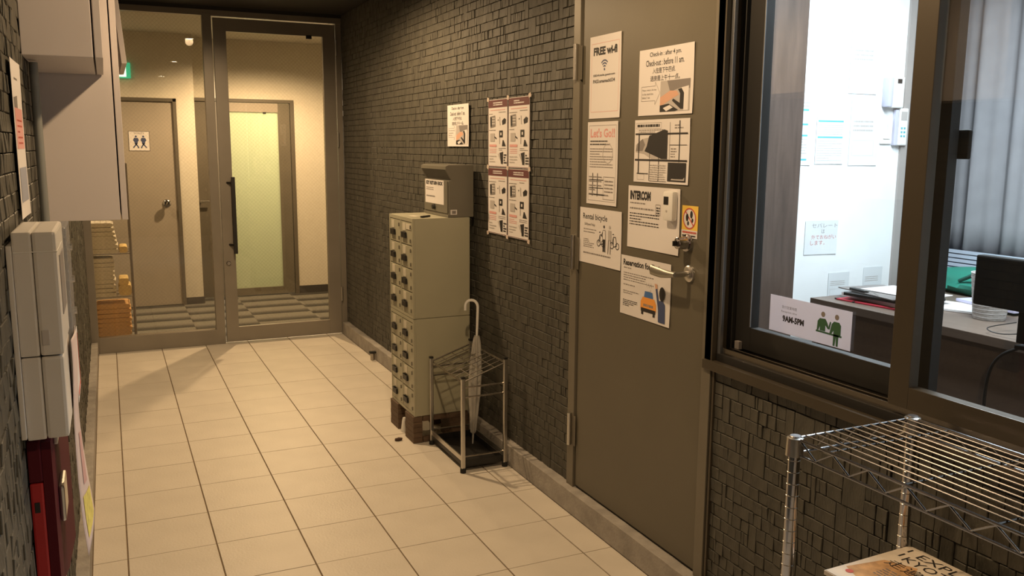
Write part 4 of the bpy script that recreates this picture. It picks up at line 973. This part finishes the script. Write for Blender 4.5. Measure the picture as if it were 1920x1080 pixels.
# ------------------------------------------------------------------ left wall fittings
def cabinet(name, y0, y1, z0, z1, depth, label, ajar=0):
    t = empty(name, (WXL, y0, z0)); tag(t, label, 'cabinet', 'cream wall cabinets')
    MB().box((0.001, 0, 0), (depth-.020, y1-y0, z1-z0), .0015).build('carcass', M_CAB, t)
    d = MB().box((0, .002, 0), (.018, y1-y0-.002, z1-z0-.002), .0015).build('door', M_CAB, t)
    d.location = (depth-.016, 0, 0)
    if ajar: d.location = (depth-.016, 0, 0); d.rotation_euler = (0, -ajar, 0); d.location = (depth-.016+math.sin(ajar)*(z1-z0), 0, .01)
    return t
cabinet('wall_cabinet', -1.38, -.803, 1.660, 2.455, .176, 'cream wall cabinet nearest the camera, ending higher than the next')
cabinet('wall_cabinet', -.80, -.22, 1.216, 2.455, .220, 'tall cream wall cabinet reaching lowest, shadowed by the nearer one')
cabinet('wall_cabinet', -.217, .36, 1.735, 2.455, .205, 'farthest cream wall cabinet with its flap slightly ajar', ajar=.075)
o = MB().tube([(-.138, -1.235, 1.20), (-.138, -1.235, 1.655)], .0105, 14).build('conduit_pipe', mat('grey_pvc', (.24, .25, .24), .45), smooth=True); tag(o, 'grey conduit pipe running down the wall under the near cabinet', 'pipe')
S = Sheet('wall_leaflet', .205, .325, ML(WXL+.006, -1.670, 1.459), 'narrow-looking leaflet with pink and blue blocks on left wall', 'leaflet')
S.words('small_text', M_INKG, .3, .10, .7, .13, 1, seed=2); S.rect('pink_block', M_PINK, .12, .30, .92, .56); S.poly('pink_block', M_INKG, [(.1, .24), (.5, .22), (.5, .30), (.12, .30)]); S.rect('blue_block', mat('bluegrey_ink', (.32, .34, .42), .7), .15, .68, .9, .90); S.words('pink_text', M_REDI, .3, .36, .8, .54, 5, hh=.3, seed=4); S.done()
# meter boxes
def PB(par, nm, a, b, m, bev=.004): o = MB().box(a, b, bev).build(nm, m); bpy_par(o, par); return o
t = empty('control_box', (WXL, -2.08, .92)); tag(t, 'off-white plastic control box nearest the camera on the left wall', 'control box')
PB(t, 'back_plate', (WXL+.001, -2.085, .925), (WXL+.010, -1.84, 1.275), M_PLAS, .002)
PB(t, 'upper_housing', (WXL+.010, -2.08, 1.075), (-.113, -1.845, 1.298), M_PLAS); PB(t, 'upper_cover', (-.1125, -2.08, 1.075), (-.074, -1.845, 1.298), M_PLAS, .006)
PB(t, 'lower_housing', (WXL+.010, -2.078, .920), (-.113, -1.847, 1.073), M_PLAS); PB(t, 'lower_cover', (-.1125, -2.078, .920), (-.076, -1.847, 1.073), M_PLAS, .006)
PB(t, 'top_seam', (WXL+.012, -2.0812, 1.262), (-.0735, -1.90, 1.2632), M_WHITE, 0); PB(t, 'latch', (-.108, -2.0815, 1.095), (-.096, -2.079, 1.122), M_INKM, .001); PB(t, 'front_vent', (-.0745, -2.03, 1.14), (-.0725, -1.90, 1.25), M_INKG, .001)
t = empty('alarm_box', (WXL, -1.83, .91)); tag(t, 'pale alarm box with clear cover behind the control box', 'alarm box')
PB(t, 'housing', (WXL+.001, -1.835, .912), (-.092, -1.665, 1.284), M_PLAS); PB(t, 'front_cover', (-.0915, -1.835, .912), (-.068, -1.665, 1.284), M_CLEARP, .003)
PB(t, 'side_strip', (-.0915, -1.8365, .915), (-.079, -1.832, 1.27), mat('bluegrey_plastic', (.22, .22, .26), .4), .001)
PB(t, 'warning_label', (-.0676, -1.825, .915), (-.0670, -1.675, 1.05), M_PAPER, 0)
o = MB().prism([(-1.81, .925), (-1.69, .925), (-1.70, 1.04), (-1.708, 1.035), (-1.70, .933), (-1.81, .933)], -.0668, -.0662, 'x').build('red_triangle', M_REDI); bpy_par(o, t)
for k in range(3): o = MB().cyl((-.068, -1.70, 1.23-k*.07), (-.063, -1.70, 1.23-k*.07), .008, 14).build('indicator_lamp', M_CHROME2, smooth=True); bpy_par(o, t)
t = empty('red_equipment_box', (WXL, -2.03, .40)); tag(t, 'red and maroon equipment box with silver handle low on left wall', 'equipment box')
PB(t, 'housing', (WXL+.002, -2.03, .42), (-.129, -1.62, .822), M_RED, .004)
o = MB().prism([(-2.028, .61), (-1.77, .53), (-1.47, .475), (-1.47, .84), (-1.60, .90), (-2.028, .90)], -.1285, -.112, 'x').build('front_door', M_MAROON); bpy_par(o, t)
PB(t, 'dark_top', (WXL+.002, -2.03, .8235), (-.129, -1.62, .905), M_MAROON, .003); PB(t, 'key_notch', (-.146, -2.0315, .765), (-.137, -2.028, .785), M_BLACK, .0005)
PB(t, 'handle', (-.1115, -1.93, .70), (-.101, -1.83, .775), M_CHROME2, .005); PB(t, 'lower_bracket', (-.1285, -1.99, .50), (-.118, -1.80, .548), M_CHROME2, .003); PB(t, 'upper_bracket', (-.1118, -1.96, .872), (-.104, -1.88, .898), M_CHROME2, .002)
# hanging curved paper with yellow label
PLf = [(-.069, -1.93, 1.071), (-.069, -1.93, 1.017), (-.074, -1.93, .908), (-.075, -1.93, .797), (-.072, -1.93, .694), (-.066, -1.93, .616)]
PRt = [(-.0655, -1.80, 1.075), (-.0655, -1.80, 1.0), (-.070, -1.80, .885), (-.064, -1.80, .775), (-.057, -1.80, .700), (-.054, -1.80, .668)]
PLf = [(x-.004*0, y, z) for x, y, z in PLf]
m = MB(); n = 24
def lerp3(A, t_):
    f = t_*(len(A)-1); i_ = min(int(f), len(A)-2); f -= i_
    p0, p1, p2, p3 = Vector(A[max(i_-1, 0)]), Vector(A[i_]), Vector(A[i_+1]), Vector(A[min(i_+2, len(A)-1)])
    return .5*((2*p1)+(p2-p0)*f+(2*p0-5*p1+4*p2-p3)*f*f+(3*p1-p0-3*p2+p3)*f**3)
for i in range(n+1):
    a_, b_ = lerp3(PLf, i/n), lerp3(PRt, i/n)
    for k in range(7):
        p = a_.lerp(b_, k/6); m.v.append((p.x+.003*math.sin(PI*k/6), p.y, p.z))
for i in range(n):
    for k in range(6): m.f.append((i*7+k, i*7+k+1, i*7+8+k, i*7+7+k))
hp_ = m.build('hanging_notice', mat('pinkish_paper', (.66, .54, .51), .6, 0, .10, 5), smooth=True); tag(hp_, 'long curling pinkish paper with yellow label hanging below the control box', 'notice')
md = hp_.modifiers.new('s', 'SOLIDIFY'); md.thickness = .0005
def strip(nm, i0, i1, k0, k1, mt, off=.0009):
    q = MB(); idx = {}
    for i in range(i0, i1+1):
        for k in range(k0, k1+1):
            idx[(i, k)] = len(q.v); a = m.v[i*7+k]; q.v.append((a[0]+off, a[1], a[2]))
    for i in range(i0, i1):
        for k in range(k0, k1): q.f.append((idx[(i, k)], idx[(i, k+1)], idx[(i+1, k+1)], idx[(i+1, k)]))
    q.build(nm, mt, hp_)
strip('yellow_label', 17, 22, 1, 5, mat('yellow_label_paper', (.72, .62, .16), .6, 0, .2, 60)); strip('pink_band', 11, 16, 2, 4, mat('rose_print', (.60, .36, .34), .6))

# ------------------------------------------------------------------ things in the hall
S = Sheet('toilet_sign', .172, .172, MF(.292, HY1+.0025, 1.484), 'white plaque reading TOILET with two cross-legged figures on beige door', 'sign', curl=0, thick=.0015)
S.frame('border_print', M_INK, .01, .01, .99, .99, .02); S.text('sign_text', M_INKG, 'TOILET', .25, .06, .75, .15, .01)
for cu, sg in ((.35, 1), (.70, -1)):
    S.disc('figure_print', M_NAVY, cu, .27, .05); S.poly('figure_print', M_NAVY, [(cu-.09, .34), (cu+.09, .34), (cu+.14, .46), (cu+.08, .54), (cu+.07, .64), (cu-.07, .64), (cu-.08, .54), (cu-.14, .46)])
    S.line('figure_print', M_NAVY, [(cu-.04*sg, .62), (cu+.06*sg, .74), (cu+.12*sg, .86)], .06); S.line('figure_print', M_NAVY, [(cu+.04*sg, .62), (cu-.06*sg, .74), (cu-.14*sg, .84)], .06)
S.done()
t = empty('exit_sign', M=MF(.165, HY1-.03, 2.085)); tag(t, 'green and white lit exit sign high on the far hall wall', 'exit sign')
MB().box((-.09, -.065, -.03), (.09, .065, 0), .003).build('housing', mat('green_lens', (.05, .45, .25), .4, emit=1.2), t); B('lit_panel', (-.08, -.055, .0002), (.055, .055, .002), mat('lit_white', (.75, 1, .9), .5, emit=2.0), t)
MB().prism([(-.02, -.04), (-.005, -.01), (-.03, .01), (-.01, .03), (.015, .03), (.03, .0), (.012, .005), (.01, -.012), (.03, -.035), (.015, -.04), (.0, -.02), (-.01, -.045)], .0022, .003).lathe([(0, .003), (.010, .003), (.010, .0022)], (.022, .040, 0), 12).build('running_figure', mat('green_figure', (.01, .25, .12), .5), t)
# towel rack
t = empty('towel_rack', (-.36, 2.96, 0)); tag(t, 'dark wire rack holding folded towels just behind the glass', 'rack')
for x in (0, .50):
    for y in (0, .30): MB().cyl((x, y, 0), (x, y, 1.32), .0075, 12).build('post', M_INKG, t, True)
for z in (.085, .375, .685, .99, 1.29):
    s = MB()
    for k in range(1, 14): s.cyl((.50*k/14, 0, z), (.50*k/14, .30, z), .0015, 6)
    for y in (0, .15, .30): s.cyl((0, y, z-.003), (.5, y, z-.003), .003, 6)
    for x in (0, .5): s.cyl((x, 0, z-.003), (x, .3, z-.003), .003, 6)
    s.build('shelf', M_DIM, t)
def towel(x, y, z, w, l, h, m, label, group, seed):
    r = random.Random(seed); q = MB(); n = 14; secs = 6
    for j in range(secs+1):
        yy = -l/2+l*j/secs
        for i in range(n*2):
            a = 2*PI*i/(n*2); ex = .35
            cx = math.copysign(abs(math.cos(a))**ex, math.cos(a))*w/2; cz = math.copysign(abs(math.sin(a))**.7, math.sin(a))*h/2
            q.v.append((cx+r.uniform(-.0015, .0015), yy+r.uniform(-.001, .001), cz+h/2+.002*math.sin(j+seed)*(cz > 0)))
    for j in range(secs):
        for i in range(n*2): k = (i+1) % (n*2); q.f.append((j*n*2+i, j*n*2+k, (j+1)*n*2+k, (j+1)*n*2+i))
    q.f.append(tuple(range(n*2))); q.f.append(tuple(secs*n*2+i for i in range(n*2)))
    o = q.build('folded_towel', m, smooth=True); o.location = (x, y, z); tag(o, label, 'towel', group)
ordn = ['lowest', 'second', 'third', 'fourth', 'fifth', 'sixth', 'seventh', 'eighth', 'topmost']
for k in range(7): towel(-.055+.004*(k % 2), 3.09, .688+k*.031, .23-.009*k-.005*(k % 2), .25, .0295, M_TOWW, '%s folded off-white towel from below on the upper rack shelf' % ordn[k], 'off-white towels on the upper rack shelf', k)
for k in range(9): towel(-.075+.004*(k % 2), 3.09, .378+k*.0305, .20-.006*(k % 3), .25, .0290, M_TOWW, '%s folded off-white towel from below on the middle rack shelf' % ordn[k], 'off-white towels on the middle rack shelf', 10+k)
for k in range(7): towel(.0+.005*(k % 2), 3.09, .088+k*.033, .225, .25, .0315, M_TOWO, '%s folded orange towel from below on the lowest rack shelf' % ordn[k], 'orange towels on the lowest rack shelf', 20+k)
towel(.090, 3.08, .688, .055, .22, .045, M_TOWY, 'yellow towel tucked right of the upper off-white pile', None, 31)
towel(.085, 3.08, .378, .085, .22, .075, M_TOWY, 'thick yellow towel right of the middle off-white pile', None, 32); towel(.080, 3.08, .4545, .065, .20, .045, M_TOWY, 'smaller yellow towel on top of the thick yellow one', None, 33)

# ------------------------------------------------------------------ ceiling light fittings
def downlight(x, y, z, lab, e):
    t = empty('ceiling_downlight', (x, y, z)); tag(t, lab, 'ceiling light')
    MB().lathe([(.046, 0), (.056, -.003), (.056, -.006), (.044, -.006), (.042, -.001)], (0, 0, 0), 28).build('trim_ring', M_WHITE, t, True)
    m = MB().cyl((0, 0, -.0015), (0, 0, -.0005), .043, 28).build('lens', mat('lamp_lens', (1, .85, .62), .5, emit=e), t)
for k, (x, y) in enumerate(DOWN): downlight(x, y, CZ, ('round downlight over the lockers', 'round downlight over the grey door', 'round downlight behind the camera')[k]+' in the corridor ceiling', 70)
for k, (x, y) in enumerate(HALLD): downlight(x, y, 2.42, ('round downlight before the toilet door', 'round downlight at the right of the hall')[k], 14)
t = empty('room_ceiling_light', (2.75, -1.9, 2.46)); tag(t, 'long white ceiling light inside the reception room', 'ceiling light')
MB().box((-.25, -.6, -.03), (.25, .6, 0), .004).build('diffuser', mat('cool_diffuser', (.85, .95, 1), .5, emit=4), t)
